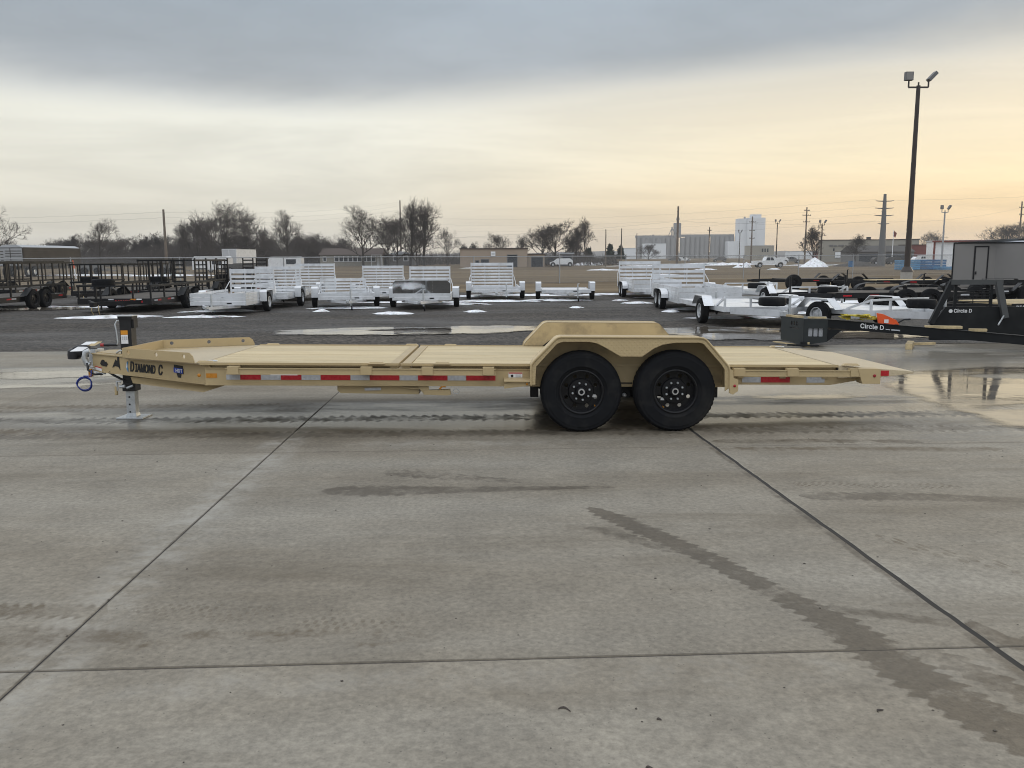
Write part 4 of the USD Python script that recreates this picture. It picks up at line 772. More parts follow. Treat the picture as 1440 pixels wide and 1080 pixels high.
t_('jack_foot_flange', MB().hexa([(jx - .055, jy - .055, .0142), (jx + .055, jy - .055, .0142), (jx + .055, jy + .055, .0142), (jx - .055, jy + .055, .0142)], [(jx - .0475, jy - .0475, .05), (jx + .0475, jy - .0475, .05), (jx + .0475, jy + .0475, .05), (jx - .0475, jy + .0475, .05)]), M['steel'])
t_('jack_crank', MB().tube([(jx - .06, jy - .01, 1.02), (jx - .10, jy - .03, 1.035), (jx - .112, jy - .05, 1.0), (jx - .10, jy - .055, .93), (jx - .088, jy - .06, .81), (jx - .10, jy - .06, .785)], .008, 8), M['steel'], smooth=True)
t_('crank_grip', MB().tube([(jx - .10, jy - .06, .785), (jx - .235, jy - .06, .782)], .015, 10), M['plastic'], smooth=40)
t_('crank_grip_end', MB().tube([(jx - .236, jy - .06, .782), (jx - .27, jy - .06, .782)], .018, 10), M['red_handle'], smooth=40)
t_('jack_sticker', MB().box(jx - .053, jx + .02, jy - .0625, jy - .0605, .795, .888), M['paper'])
t_('jack_sticker_header', MB().box(jx - .053, jx + .02, jy - .0625, jy - .0605, .890, .935), M['orange_ink'])
for k in range(3): t_('sticker_text_block', MB().box(jx - .045 + .022 * k, jx - .029 + .022 * k, jy - .064, jy - .0626, .835, .872), M['tape_white'])
t_('jack_pin', MB().tube([(jx - .075, jy - .08, .395), (jx - .115, jy - .09, .40), (jx - .115, jy - .09, .30)], .012, 8).tube([(jx - .09, jy - .075, .34), (jx - .03, jy - .085, .345)], .018, 8), M['steel'], smooth=40)
t_('jack_pin_handle', MB().tube([(jx - .125, jy - .09, .345), (jx - .125, jy - .09, .255)], .016, 10), M['tan'], smooth=40)
t_('sleeve_bolt', MB().tube([(jx - .02, jy - .075, .325), (jx + .05, jy - .075, .35)], .014, 8), M['steel'])
# coupler, papers, chains, hoses
cpl = MB().box(-5.66, -5.585, 1.20, 1.40, .44, .66)
tobj('coupler_channel', cpl, M['steel'])
cp = MB().lathe([(0, .66), (.035, .665), (.062, .645), (.068, .60), (.066, .555), (.05, .55), (0, .56)][::-1], (-5.865, 1.3, 0), (0, 0, 1), 20)
cp.tube([(-5.86, 1.3, .615), (-5.62, 1.3, .625)], .048, 12).tube([(-5.84, 1.24, .665), (-5.78, 1.24, .69), (-5.66, 1.24, .695)], .018, 8)
tobj('coupler', cp, M['plastic'], smooth=45)
tobj('chain_hook', MB().tube([(-5.60, 1.10, .66), (-5.64, 1.09, .645), (-5.655, 1.09, .58), (-5.63, 1.09, .52), (-5.60, 1.09, .51)], .030, 10), M['steel'], smooth=True)
ch = MB()
for k in range(9):
    c0 = np.array((-5.60 + .022 * k, 1.08 - .004 * k, .50 - .06 * math.sin(k / 8 * math.pi) - .012 * k + .03)); a = np.linspace(0, 2 * math.pi, 11)
    dd = np.array((1, 0, -.3)) if k % 2 else np.array((.6, 0, .6)); e2 = np.array((0, 1, 0.)) if k % 2 else np.array((.5, .8, -.4))
    ch.tube([c0 + .020 * math.cos(t) * dd + .012 * math.sin(t) * e2 for t in a], .0045, 5)
tobj('safety_chain', ch, M['steel'], smooth=True)
tobj('paper_tag', MB().hexa([(-5.82, 1.12, .648), (-5.70, 1.14, .652), (-5.62, 1.34, .738), (-5.74, 1.33, .735)], [(-5.82, 1.12, .6495), (-5.70, 1.14, .6535), (-5.62, 1.34, .7395), (-5.74, 1.33, .7365)]), M['paper'])
tobj('paper_tag', MB().hexa([(-5.68, 1.22, .70), (-5.60, 1.22, .70), (-5.58, 1.36, .735), (-5.66, 1.36, .737)], [(-5.68, 1.22, .7015), (-5.60, 1.22, .7015), (-5.58, 1.36, .7365), (-5.66, 1.36, .7385)]), M['lumber'])
a = np.linspace(0, 4.4 * math.pi, 60)
tobj('breakaway_cable', MB().tube([(-5.555, 1.02, .46), (-5.555, 1.0, .40)] + [(-5.63 + (.078 + .004 * math.sin(3 * t)) * math.sin(t) , .99 + .006 * t / 3, .330 + .072 * math.cos(t) - .006 * t / 3) for t in a], .0065, 6), M['blue_hose'], smooth=True)
tobj('power_cable', MB().tube([(-5.62, 1.07, .53), (-5.60, 1.04, .46), (-5.53, 1.03, .415), (-5.45, 1.05, .42)], .012, 8), M['plastic'], smooth=True)
tobj('power_cable', MB().tube([(-5.36, 1.0, .44), (-5.30, .98, .41), (-5.24, 1.0, .37), (-5.18, 1.02, .345)], .013, 8), M['plastic'], smooth=True)
tobj('breakaway_switch', MB().box(-5.60, -5.575, 1.04, 1.10, .385, .47), M['amber'])
tobj('top_hook', MB().tube([(-5.28, 1.02, .645), (-5.24, 1.01, .67), (-5.16, 1.01, .67), (-5.13, 1.0, .645)], .010, 8), M['steel'], smooth=True)

leg_poly([(.004, .024), (.020, .070), (.024, .03), (.016, .006)], .695, .49, M['paper'], 'brand_diamond_facet', .0045)
# ------------------------------------------------------------------ stock trailers on the gravel
def jack(parent, x, y, top, mtl, wheeled=True):
    J = MB().tube([(x, y, top), (x, y, .16)], .03, 10).tube([(x, y, top), (x + .07, y, top + .01)], .012, 6)
    obj('jack', J, mtl, parent, smooth=40)
    if wheeled: obj('jack_wheel', MB().lathe([(.0, -.025), (.07, -.025), (.075, 0), (.07, .025), (0, .025)], (x + .03, y, .078), (1, 0, 0), 16), M['rubber'], parent, smooth=40)
    else: obj('jack_foot', MB().box(x - .08, x + .08, y - .08, y + .08, .002, .02), mtl, parent)
def arch_fender(parent, x0, x1, y0, y1, z0, z1, mtl, style='box', thick=.012):
    if style == 'box': pr = [(y0, z0), (y0, z1 - .05), (y0 + .05, z1), (y1 - .05, z1), (y1, z1 - .05), (y1, z0)]
    elif style == 'angle': w = (y1 - y0); pr = [(y0, z0), (y0 + w * .22, z1), (y1 - w * .22, z1), (y1, z0)]
    else:
        a = np.linspace(0, math.pi, 15); cy, ry = (y0 + y1) / 2, (y1 - y0) / 2
        pr = [(y0, z0)] + [(cy - ry * math.copysign(abs(math.cos(t)) ** .6, math.cos(t)), z0 + (z1 - z0) * math.sin(t) ** .6) for t in a] + [(y1, z0)]
    inn = [(p + (thick if p < (y0 + y1) / 2 else -thick), z - thick if z > z0 else z) for p, z in pr]
    R = np.array([[0, 0, 1], [1, 0, 0], [0, 1, 0]], float)   # polygon (y, z), extruded along x
    obj('fender', MB().prism(Polygon(pr + inn[::-1]).buffer(0), (R, np.zeros(3)), x0, x1), mtl, parent)
def alu_utility(label, x, y, yaw=0, W=2.0, front=2.0, rear=2.2, tandem=False, side=.14, gate=None, style='rail', fend='box', jx=0.0, deck=.42, wr=.33, rimm='rim_silver', mtl='alu', text_on=None):
    A = M[mtl]
    t = thing('utility_trailer', label, 'trailer', (x, y, GZ), yaw, 'aluminium trailers parked on the gravel')
    obj('deck', MB().box(-W / 2 + .05, W / 2 - .05, -front + .05, rear - .03, deck - .05, deck), M['alu_deck'], t)
    f = MB()
    for sx in (-1, 1): f.box(*sorted((sx * W / 2, sx * (W / 2 - .05))), -front + .05, rear, deck - .10, deck + .02)
    f.box(-W / 2, W / 2, rear + .001, rear + .06, deck - .10, deck + .02)
    obj('frame', f, A, t)
    # front panel and sides: ribbed boards
    nb = max(1, int(round((side + .1) / .15)))
    fr = MB()
    for k in range(nb):
        z0 = deck - .10 + (side + .1) * k / nb; fr.box(-W / 2, W / 2, -front, -front + .045, z0 + .006, deck - .10 + (side + .1) * (k + 1) / nb - .006)
    obj('front_panel', fr, A, t)
    if style != 'flat':
        for sx in (-1, 1):
            s = MB()
            for k in range(nb):
                z0 = deck + .025 + (side - .025) * k / nb; s.box(*sorted((sx * (W / 2 - .002), sx * (W / 2 - .04))), -front + .046, rear - .02, z0 + .006, deck + .025 + (side - .025) * (k + 1) / nb - .006)
            obj('side_panel', s, A, t)
    if style == 'rock':   # polished stone guard in three sheets
        h = .48
        for x0, x1, m_ in ((-W / 2 + .02, -.28, 'mirror'), (-.278, .40, 'mirror'), (.402, W / 2 - .02, 'mirror')):
            cl0, cl1 = (.12 if x0 < -.5 else 0), (.12 if x1 > .6 else 0); R = np.array([[1, 0, 0], [0, -.16, -.987], [0, .987, -.16]]); z0 = deck + side
            obj('stone_guard', MB().prism(Polygon([(x0, 0), (x1, 0), (x1, h - cl1), (x1 - cl1, h), (x0 + cl0, h), (x0, h - cl0)]).buffer(0), (R, np.array((0, -front + .04, z0))), 0, .006), M[m_], t)
        obj('guard_rail', MB().bar((-W / 2 + .1, -front + .02 - .07, deck + side + h - .01), (W / 2 - .1, -front + .02 - .07, deck + side + h - .01), .03, .03), A, t)
    if gate:
        gw, gh, n, gx, gb = gate; G_ = sub(t, 'ramp_gate'); gy = rear + .1
        for sx in (-1, 1): obj('gate_post', MB().box(*sorted((gx + sx * gw / 2, gx + sx * (gw / 2 - .045))), gy - .03, gy + .03, gb, gb + gh), A, G_)
        for kx in (-1, 1): obj('gate_stile', MB().box(gx + kx * gw / 6 - .015, gx + kx * gw / 6 + .015, gy + .031, gy + .05, gb, gb + gh), A, G_)
        for k in range(n):
            p = gh / n; hh = p * (.58 if k < n - 1 else .95); z0 = gb + p * k + (0 if k < n - 1 else .0)
            obj('gate_slat', MB().box(gx - gw / 2 + .046, gx + gw / 2 - .046, gy - .025, gy + .025, z0, z0 + hh), A, G_)
        for sx in (-1, 1): obj('gate_stay', MB().tube([(gx + sx * (gw / 2 + .01), gy - .02, gb + gh * .55), (gx + sx * (gw / 2 + .09), gy - .25, gb + gh * .3), (gx + sx * (gw / 2 + .10), gy - .4, deck + .02)], .014, 6), A, G_, smooth=True)
    ys = (-.40, .40) if tandem else (0.,)
    fw, ft = .24, deck + .33 if fend == 'box' else deck + .36
    for sx in (-1, 1):
        for yy in ys: wheel(t, (sx * (W / 2 + .145), yy, wr), (sx, 0, 0), wr, .20, wr * .55, M[rimm], 28)
        x0, x1 = sorted((sx * (W / 2 + .012), sx * (W / 2 + .012 + fw)))
        if tandem: arch_fender(t, x0, x1, -.86, .86, .40, ft - .02, A, 'round')
        else: arch_fender(t, x0, x1, -.42, .42, .36, ft, A, fend)
    for yy in ys: obj('axle', MB().tube([(-W / 2 - .05, yy, wr), (W / 2 + .05, yy, wr)], .035, 8), M['black'], t)
    tg = MB(); ty = -front - 1.15
    for sx in (-1, 1): tg.bar((sx * W * .34, -front + .3, deck - .13), (sx * .03, ty + .1, deck - .13), .05, .09)
    obj('tongue', tg, A, t)
    obj('coupler', MB().box(-.05, .05, ty - .12, ty + .12, deck - .14, deck - .05).tube([(0, ty - .12, deck - .09), (0, ty - .18, deck - .09)], .045, 10), M['steel'], t)
    jack(t, jx, ty + .35, deck + .30, M['steel'])
    obj('plate', MB().box(.28, .44, -front - .004, -front - .001, deck - .05, deck - .01), M['ink'], t)
    if text_on: obj('lettering', place_text(text(text_on, .05), (.45, -front - .004, deck - .05), (1, 0, 0), (0, 0, 1)), M['ink'], t)
    return t
# left to right
alu_utility('white single-axle aluminium trailer with solid sides nearest the black trailers', -9.5, 29.6, math.radians(1), 1.80, 2.0, 1.9, side=.30, gate=(1.62, 1.0, 6, 0, .43), style='solid', jx=.05, deck=.40)
alu_utility('white aluminium trailer with tall ramp gate behind the solid-sided one', -9.25, 32.9, math.radians(2), 2.0, 1.6, 2.3, gate=(1.85, 1.12, 9, -.25, .36))
alu_utility('white trailer mostly hidden by another one, only its tall gate end showing', -9.5, 38.0, 0, 1.85, 1.6, 2.0, gate=(1.85, 1.18, 9, .35, .38))
alu_utility('white aluminium trailer with its short slatted gate folded low', -6.25, 32.3, math.radians(12), 2.0, 1.7, 1.75, gate=(1.78, .60, 5, -.05, .42), jx=.12)
alu_utility('white aluminium trailer with ramp gate up behind the low folded gate', -5.65, 36.9, math.radians(2), 1.95, 1.7, 2.0, gate=(1.86, 1.10, 9, -.1, .36), jx=.1)
alu_utility('white aluminium trailer with a polished metal stone guard across its front', -3.22, 31.8, math.radians(2), 2.05, 1.75, 2.3, gate=(1.62, 1.05, 8, .06, .42), style='rock', jx=.12)
alu_utility('white aluminium trailer with tall gate in front of the beige building', -.72, 38.2, math.radians(2), 2.10, 1.6, 2.2, gate=(2.0, 1.26, 9, -.12, .30), jx=.42)
alu_utility('low white flatbed trailer with no gate standing behind snow', 2.32, 37.3, math.radians(-1), 2.05, 1.5, 1.7, style='flat', side=.04, jx=.42)
alu_utility('white tandem-axle trailer with slatted gate, farther of the matching two', 6.25, 39.3, 0, 2.05, 2.6, 2.6, True, .42, (2.02, .88, 5, 0, .72), 'solid', deck=.40, wr=.34)
alu_utility('white tandem-axle trailer with slatted gate, nearer of the matching two', 6.42, 30.3, 0, 2.05, 2.6, 2.7, True, .42, (2.02, .88, 5, 0, .66), 'solid', deck=.40, wr=.34)

def alu_hauler(label, x, y, yaw, W=2.1, front=2.3, rear=2.8, txt='AERO 2', snow_on=True):
    # open tilt-bed trailer, tongue towards -y
    A = M['alu']; t = thing('open_trailer', label, 'trailer', (x, y, GZ), yaw, 'aluminium trailers parked on the gravel'); deck = .52
    f = MB()
    for sx in (-1, 1): f.box(*sorted((sx * W / 2, sx * (W / 2 - .06))), -front, rear, deck - .13, deck)
    f.box(-W / 2 + .061, W / 2 - .061, -front, -front + .06, deck - .13, deck).box(-W / 2 + .061, W / 2 - .061, rear - .06, rear, deck - .13, deck)
    obj('frame', f, A, t)
    for k in range(11):
        w = (W - .124) / 11; x0 = -W / 2 + .062 + k * w
        obj('deck_plank', MB().box(x0 + .002, x0 + w - .002, -front + .062, rear - .062, deck - .05, deck - .006), M['white'] if snow_on else M['alu_deck'], t)
    r_ = MB(); z = deck + .24
    r_.bar((-W / 2 + .03, -front + .03, z), (W / 2 - .03, -front + .03, z), .05, .05)
    obj('front_rail', r_, A, t)
    for px in (-W / 2 + .03, -W / 6, W / 6, W / 2 - .03): obj('rail_post', MB().box(px - .025, px + .025, -front + .005, -front + .055, deck + .001, z - .025), A, t)
    for sx in (-1, 1):
        obj('rail_brace', MB().bar((sx * (W / 2 - .03), -front + .03, z), (sx * (W / 2 - .03), -front + .75, deck), .05, .05), A, t)
        wheel(t, (sx * (W / 2 + .14), .25, .34), (sx, 0, 0), .34, .21, .19, M['rim_silver'], 28)
        x0, x1 = sorted((sx * (W / 2 + .003), sx * (W / 2 + .27))); arch_fender(t, x0, x1, -.38, .88, deck - .02, deck + .24, A, 'angle')
    obj('axle', MB().tube([(-W / 2 - .05, .25, .34), (W / 2 + .05, .25, .34)], .035, 8), M['black'], t)
    ty = -front - 1.3; tg = MB()
    for sx in (-1, 1): tg.bar((sx * W * .42, -front - .002, deck - .09), (sx * .05, ty + .05, deck - .09), .02, .17)
    obj('tongue', tg, A, t)
    for sx in (-1,):
        d = np.array((sx * .05 - sx * W * .42, -1.25, 0)); d /= np.linalg.norm(d); o = np.array((sx * W * .42, -front, deck - .12)) + d * .55 + np.array((sx * .011 * -d[1] * -1, 0, 0)) + np.array((d[1], -d[0], 0)) * .0105
        [obj('decal_block', MB().bar(o + d * (.055 * k) + np.array((0, 0, .035)), o + d * (.055 * k + .042) + np.array((0, 0, .035)), .004, .07 if k % 3 else .06), M['ink'], t) for k in range(6)]
    obj('coupler', MB().box(-.06, .06, ty - .2, ty + .1, deck - .15, deck - .04), M['steel'], t)
    S = sub(t, 'spare_wheel'); c = (0, -front - .55, deck + .16)
    prof = [(.19, -.09), (.25, -.105), (.31, -.10), (.335, -.06), (.335, .06), (.31, .10), (.25, .105), (.19, .09)]
    obj('tyre', MB().lathe(prof, c, (0, 0, 1), 32), M['rubber'], S, smooth=35); obj('rim', MB().lathe([(.195, .08), (.17, .05), (.10, .03), (0, .03)], c, (0, 0, 1), 24), M['rim_silver'], S, smooth=40)
    jack(t, .30, ty + .35, deck + .32, M['steel'])
    return t
alu_hauler('nearest open aluminium trailer with dark spare tyre flat on its tongue', 6.42, 23.2, math.radians(3), front=1.25, rear=3.2)
alu_hauler('open aluminium trailer with snowy deck beyond the long black flatbed rail', 8.86, 21.75, math.radians(28), front=1.2, rear=3.2)
alu_hauler('white open trailer with pale round fenders behind the nearest open trailer', 10.3, 30.6, math.radians(8), txt='NEXT', front=1.4)
alu_hauler('low aluminium trailer tucked behind the nearer tandem trailer', 9.3, 35.0, math.radians(4), txt='NEXT', front=1.4)

def black_hauler(label, x, y, yaw, W=2.1, L=5.8, fend='angle', spare=False, deckm='pine', boards=True, txt=None):
    # black equipment trailer, tongue towards -x in its own frame so that its side faces the lot
    B = M['black']; t = thing('flatbed_trailer', label, 'trailer', (x, y, GZ), yaw, 'black flatbed trailers beyond the aluminium ones'); dk = .62
    f = MB()
    for sy in (-1, 1): f.box(-L * .55, L * .45, *sorted((sy * W / 2, sy * (W / 2 - .08))), dk - .18, dk)
    for k in range(6): f.box(-L * .55 + k * L / 6, -L * .55 + k * L / 6 + .06, -W / 2 + .081, W / 2 - .081, dk - .15, dk - .05)
    obj('frame', f, B, t)
    for k in range(8):
        w = (W - .17) / 8; y0 = -W / 2 + .085 + k * w; obj('deck_plank', MB().box(-L * .55 + .02, L * .45, y0 + .002, y0 + w - .002, dk - .045, dk - .004 + .002), M['lumber'] if 'tall light pole' in label or 'deckover' in label else M['old_deck'], t)
    for sy in (-1, 1):
        for xx in (-.42, .42): wheel(t, (xx + .2, sy * (W / 2 + .14), .37), (0, sy, 0), .37, .22, .2, M['rim_black'], 26)
        R_ = MB(); y0, y1 = sorted((sy * (W / 2 + .005), sy * (W / 2 + .26)))
        x0, x1, zt = -.72, 1.12, dk + .26
        if fend == 'angle': pr = [(x0 - .12, dk - .12), (x0 + .28, zt), (x1 - .28, zt), (x1 + .12, dk - .12)]
        else: a = np.linspace(0, math.pi, 15); pr = [((x0 + x1) / 2 - .95 * math.copysign(abs(math.cos(q)) ** .55, math.cos(q)), dk - .12 + (zt - dk + .12) * math.sin(q) ** .55) for q in a]
        inn = [(p + (.012 if p < .2 else -.012), z - .012) for p, z in pr]
        obj('fender', R_.prism(Polygon(pr + inn[::-1]).buffer(0), xz(y1), 0, y1 - y0), B, t)
    tg = MB()
    for sy in (-1, 1): tg.bar((-L * .55, sy * W * .38, dk - .10), (-L * .55 - 1.5, sy * .05, dk - .10), .06, .15)
    obj('tongue', tg, B, t); obj('coupler', MB().box(-L * .55 - 1.75, -L * .55 - 1.45, -.07, .07, dk - .16, dk - .04), B, t)
    jack(t, -L * .55 - 1.1, 0, dk + .5, B, False)
    for xx in (-L * .5, -L * .3, L * .38): obj('reflector', MB().box(xx, xx + .3, -W / 2 - .004, -W / 2 - .001, dk - .12, dk - .07), M['red'] if xx < 0 else M['tape_white'], t)
    if spare: wheel(t, (-L * .55 + .25, -W / 2 - .30, .43), (0, -1, 0), .43, .22, .2, M['rim_black'], 30, name='spare_wheel')
    if txt: obj('lettering', place_text(text(txt, .10), (-L * .54, -W / 2 - .005, dk - .15), (1, 0, 0), (0, 0, 1)), M['tape_white'], t)
    return t
black_hauler('black flatbed trailer with its spare wheel standing up, leftmost of the black row', 17.6, 46.5, math.radians(4), spare=True)
black_hauler('black flatbed trailer with angled fenders before the tall light pole', 21.5, 43.0, math.radians(-3), L=6.4)
black_hauler('black flatbed trailer with round fenders nearest the snowy aluminium deck', 12.9, 29.0, math.radians(6), fend='round', L=4.6)
black_hauler('black flatbed trailer with round fenders beside a pale spare tyre', 15.6, 31.4, math.radians(8), fend='round', L=4.6)
black_hauler('black flatbed trailer with standing spare wheel before the grey enclosed trailer', 19.3, 33.0, math.radians(2), W=2.2, spare=True, L=4.4)
black_hauler('black deckover trailer at the edge of the lot behind the headache rack', 15.2, 22.6, math.radians(10), L=5.6, txt='DIAMOND C')

# black railed trailers at the far left
def black_utility(label, x, y, yaw=0, W=2.1, front=3.0, rear=3.0, rail=.42, cage=None, ramps=False, txt=None, dk=.48, posts=6):
    B = M['black']; t = thing('railed_trailer', label, 'trailer', (x, y, GZ), yaw, 'black railed trailers on the gravel')
    f = MB()
    for sx in (-1, 1): f.box(*sorted((sx * W / 2, sx * (W / 2 - .07))), -front, rear, dk - .20, dk)
    f.box(-W / 2 + .071, W / 2 - .071, -front, -front + .07, dk - .20, dk).box(-W / 2 + .071, W / 2 - .071, rear - .07, rear, dk - .14, dk)
    obj('frame', f, B, t)
    for k in range(8):
        w = (W - .15) / 8; x0 = -W / 2 + .075 + k * w; obj('deck_plank', MB().box(x0 + .002, x0 + w - .002, -front + .072, rear - .072, dk - .045, dk - .004), M['old_deck'], t)
    def railing(z, ys0, ys1, full, nm='top_rail'):
        zz = dk + z
        for sx in (-1, 1): obj(nm, MB().bar((sx * (W / 2 - .03), ys0, zz), (sx * (W / 2 - .03), ys1, zz), .07, .075), M['black_bed'], t)
        if full: obj(nm, MB().bar((-W / 2 + .065, ys0 + .03, zz), (W / 2 - .065, ys0 + .03, zz), .06, .05), M['black_bed'], t)
    railing(rail, -front, rear, True)
    for sx in (-1, 1):
        for k in range(posts): yy = -front + .06 + (front + rear - .12) * k / (posts - 1); obj('rail_post', MB().box(*sorted((sx * (W / 2 - .005), sx * (W / 2 - .055))), yy - .025, yy + .025, dk + .001, dk + rail - .026), B, t)
    for px in (-W / 4, W / 4): obj('rail_post', MB().box(px - .025, px + .025, -front + .008, -front + .058, dk + .001, dk + rail - .026), B, t)
    if cage:
        railing(cage, -front, rear, True, 'cage_rail'); n = 9
        for sx in (-1, 1):
            for k in range(n): yy = -front + .06 + (front + rear - .12) * k / (n - 1); obj('cage_post', MB().box(*sorted((sx * (W / 2 - .012), sx * (W / 2 - .048))), yy - .03, yy + .03, dk + rail + .038, dk + cage - .038), B, t)
        for k in range(1, 5): px = -W / 2 + W * k / 5; obj('cage_post', MB().box(px - .028, px + .028, -front + .012, -front + .05, dk + rail + .026, dk + cage - .026), B, t)
    if ramps:
        for rx in ramps:
            Rm = sub(t, 'ramp'); w = .52; h = 1.35
            for sx in (-1, 1): obj('ramp_side', MB().box(rx + sx * w / 2 - .025, rx + sx * w / 2 + .025, rear + .02, rear + .10, dk, dk + h), B, Rm)
            for k in range(7): obj('ramp_rung', MB().box(rx - w / 2 + .026, rx + w / 2 - .026, rear + .03, rear + .09, dk + .05 + k * (h - .1) / 6.5, dk + .11 + k * (h - .1) / 6.5), B, Rm)
    for sx in (-1, 1):
        for yy in (-.42, .42): wheel(t, (sx * (W / 2 + .14), yy + .6, .36), (sx, 0, 0), .36, .21, .2, M['rim_black'], 26)
        x0, x1 = sorted((sx * (W / 2 + .005), sx * (W / 2 + .25))); arch_fender(t, x0, x1, -.38, 1.58, .50, dk + .30, M['black_bed'], 'angle')
    tg = MB(); ty = -front - 1.35
    for sx in (-1, 1): tg.bar((sx * W * .40, -front + .2, dk - .12), (sx * .05, ty, dk - .12), .06, .14)
    obj('tongue', tg, B, t); obj('coupler', MB().box(-.07, .07, ty - .25, ty, dk - .2, dk - .05), B, t)
    jack(t, 0, ty + .4, dk + .35, B, False)
    ch = MB()
    for k in range(2): ch.tube([(-.1 + .2 * k, ty, dk - .15), (-.12 + .24 * k, ty - .05, .15), (-.1 + .2 * k, ty + .05, .02)], .014, 5)
    obj('safety_chain', ch, M['lumber'], t)
    for k, (yy, mt) in enumerate(((-front + .25, 'tape_white'), (-front + .55, 'red'), (-1.2, 'red'), (-.9, 'tape_white'), (rear - .6, 'red'))):
        for sx in (-1, 1): obj('reflector', MB().box(*sorted((sx * (W / 2 + .004), sx * (W / 2 + .001))), yy, yy + .28, dk - .10, dk - .05), M[mt], t)
    if txt:
        obj('lettering', place_text(text(txt, .125), (.02, -front - .006, dk - .175), (1, 0, 0), (0, 0, 1)), M['red_vinyl'], t)
        for xx, mt in ((.64, 'tape_white'), (.81, 'red')): obj('reflector', MB().box(xx, xx + .15, -front - .005, -front - .001, dk - .14, dk - .08), M[mt], t)
        for xx, mt in ((-.2, 'tape_white'), (.55, 'amber'), (.75, 'paper')): obj('sticker', MB().box(xx, xx + .18, -front - .005, -front - .001, dk - .05, dk - .01), M[mt], t)
    S = wheel(t, (-W * .2, -front + .35, dk + rail + .12), (0, 0, 1), .36, .22, .2, M['rim_black'], 26, name='spare_wheel')
    return t
black_utility('black trailer with low rails and red lettering on its front beam', -13.45, 31.6, 0, 2.5, 2.6, 3.2, .42, txt='MAXX-D')
black_utility('black trailer with tall cage rails at the far left of the lot', -18.9, 31.4, 0, 2.2, 3.4, 2.9, .36, 1.22)
black_utility('black trailer with cage rails seen behind the low-railed one', -17.4, 38.5, 0, 2.2, 2.5, 2.5, .36, 1.10)
black_utility('black trailer with cage rails farthest behind at the left edge', -23.0, 40.5, 0, 2.2, 2.6, 2.6, .36, 1.16)
black_utility('black trailer with ladder ramps standing upright beside the white trailers', -14.6, 38.6, math.radians(2), 2.4, 2.4, 2.0, .36, 1.26, ramps=(-1.0, 0, 1.0))
black_utility('black trailer with two ladder ramps upright before the white semi trailer', -13.3, 42.6, 0, 2.2, 2.0, 2.0, .36, None, ramps=(-.35, .35))

# black truck flatbed lying on blocks at the slab edge
def bed():
    o = np.array((5.87, 17.14)); d = np.array((.95, -.31)); d /= np.linalg.norm(d); yaw = math.atan2(d[1], d[0])
    t = thing('truck_flatbed', 'long low black steel bed rail with dark grey light box end lying on timber blocks', 'truck bed', (o[0], o[1], GZ), yaw)
    B = M['black_bed']   # local x runs along the rail, y across the bed; the far end of the rail lies on the ground
    dz = lambda x: np.maximum(0, np.asarray(x) - .45) * .072
    def bobj(name, mb, mtl): mb.map(lambda v: np.c_[np.asarray(v)[:, :2], np.asarray(v)[:, 2] - dz(np.asarray(v)[:, 0])]); obj(name, mb, mtl, t)
    fl_ = np.array((-.44, .76, 0)); Lf = np.linalg.norm(fl_); xd_ = -fl_ / Lf; R = np.stack([xd_, (0, 0, 1.), np.cross(xd_, (0, 0, 1.))], 1)
    fc = Polygon([(0, .06), (Lf, .02), (Lf, .55), (0, .55)])
    for x in (.42, .52, .62): fc = fc.difference(Polygon([(x - .024, .40), (x + .024, .40), (x + .024, .48), (x - .024, .48)]))
    fc = fc.difference(Polygon([(.34, .335), (.70, .335), (.70, .352), (.34, .352)]))
    bobj('box_end', MB().prism(fc, (R, fl_), -.008, 0), M['box_grey'])
    en = Polygon([(.006, .02), (.45, .10), (.45, .55), (.006, .55)])
    for x in (.13, .23, .33): en = en.difference(Polygon([(x - .024, .22), (x + .024, .22), (x + .024, .36), (x - .024, .36)]).buffer(.014))
    bobj('light_panel', MB().prism(en, xz(.0), -.008, 0), M['box_grey'])
    for x in (.13, .23, .33): bobj('lamp_recess', MB().box(x - .042, x + .042, .03, .035, .20, .38), M['tape_white'])
    pl_ = Polygon([(.0, .012), (.45, .012), (.45, .9), (-.43, .78)]); E3 = (np.eye(3), np.zeros(3))
    bobj('box_top', MB().prism(pl_, E3, .5505, .556), M['box_grey']); bobj('box_bottom', MB().prism(pl_.buffer(-.02), E3, .10, .11), B)
    bobj('gusset', MB().prism(Polygon([(.451, .10), (.451, .36), (.72, .36)]), xz(.03), 0, .02), B)
    bobj('side_rail', MB().box(.451, 5.2, .0, .08, .385, .545), B)
    bobj('side_rail_lip', MB().box(.451, 5.2, -.01, .14, .546, .558), B)
    bobj('bumper_step', MB().box(-.30, .30, -.16, -.10, .02, .05).box(-.05, .05, -.10, -.02, .02, .10), B)
    def decal(s_, h, x, z): bobj('lettering', MB().add(*place_text(text(s_, h), (x, -.001, z), (1, 0, 0), (0, 0, 1))), M['paper'] if h > .06 else M['tape_white'])
    decal('Circle D', .085, 1.05, .44); bobj('decal_strip', MB().box(1.52, 1.60, -.002, -.0005, .445, .462).box(1.62, 1.78, -.002, -.0005, .442, .466), M['tape_white'])
    W_ = lambda x, y, z: (o[0] + d[0] * x - d[1] * y, o[1] + d[1] * x + d[0] * y, GZ + z - float(dz(x)) * (z > .2))
    return W_, yaw
bedw, byaw = bed()
def loose(name, label, cat, lx, ly, z, yaw, build, group=None):
    t = thing(name, label, cat, bedw(lx, ly, z), yaw, group); build(t); return t
def block(L, w, h):
    return lambda t: obj('timber', MB().box(-L / 2, L / 2, -w / 2, w / 2, 0, h), M['lumber'], t)
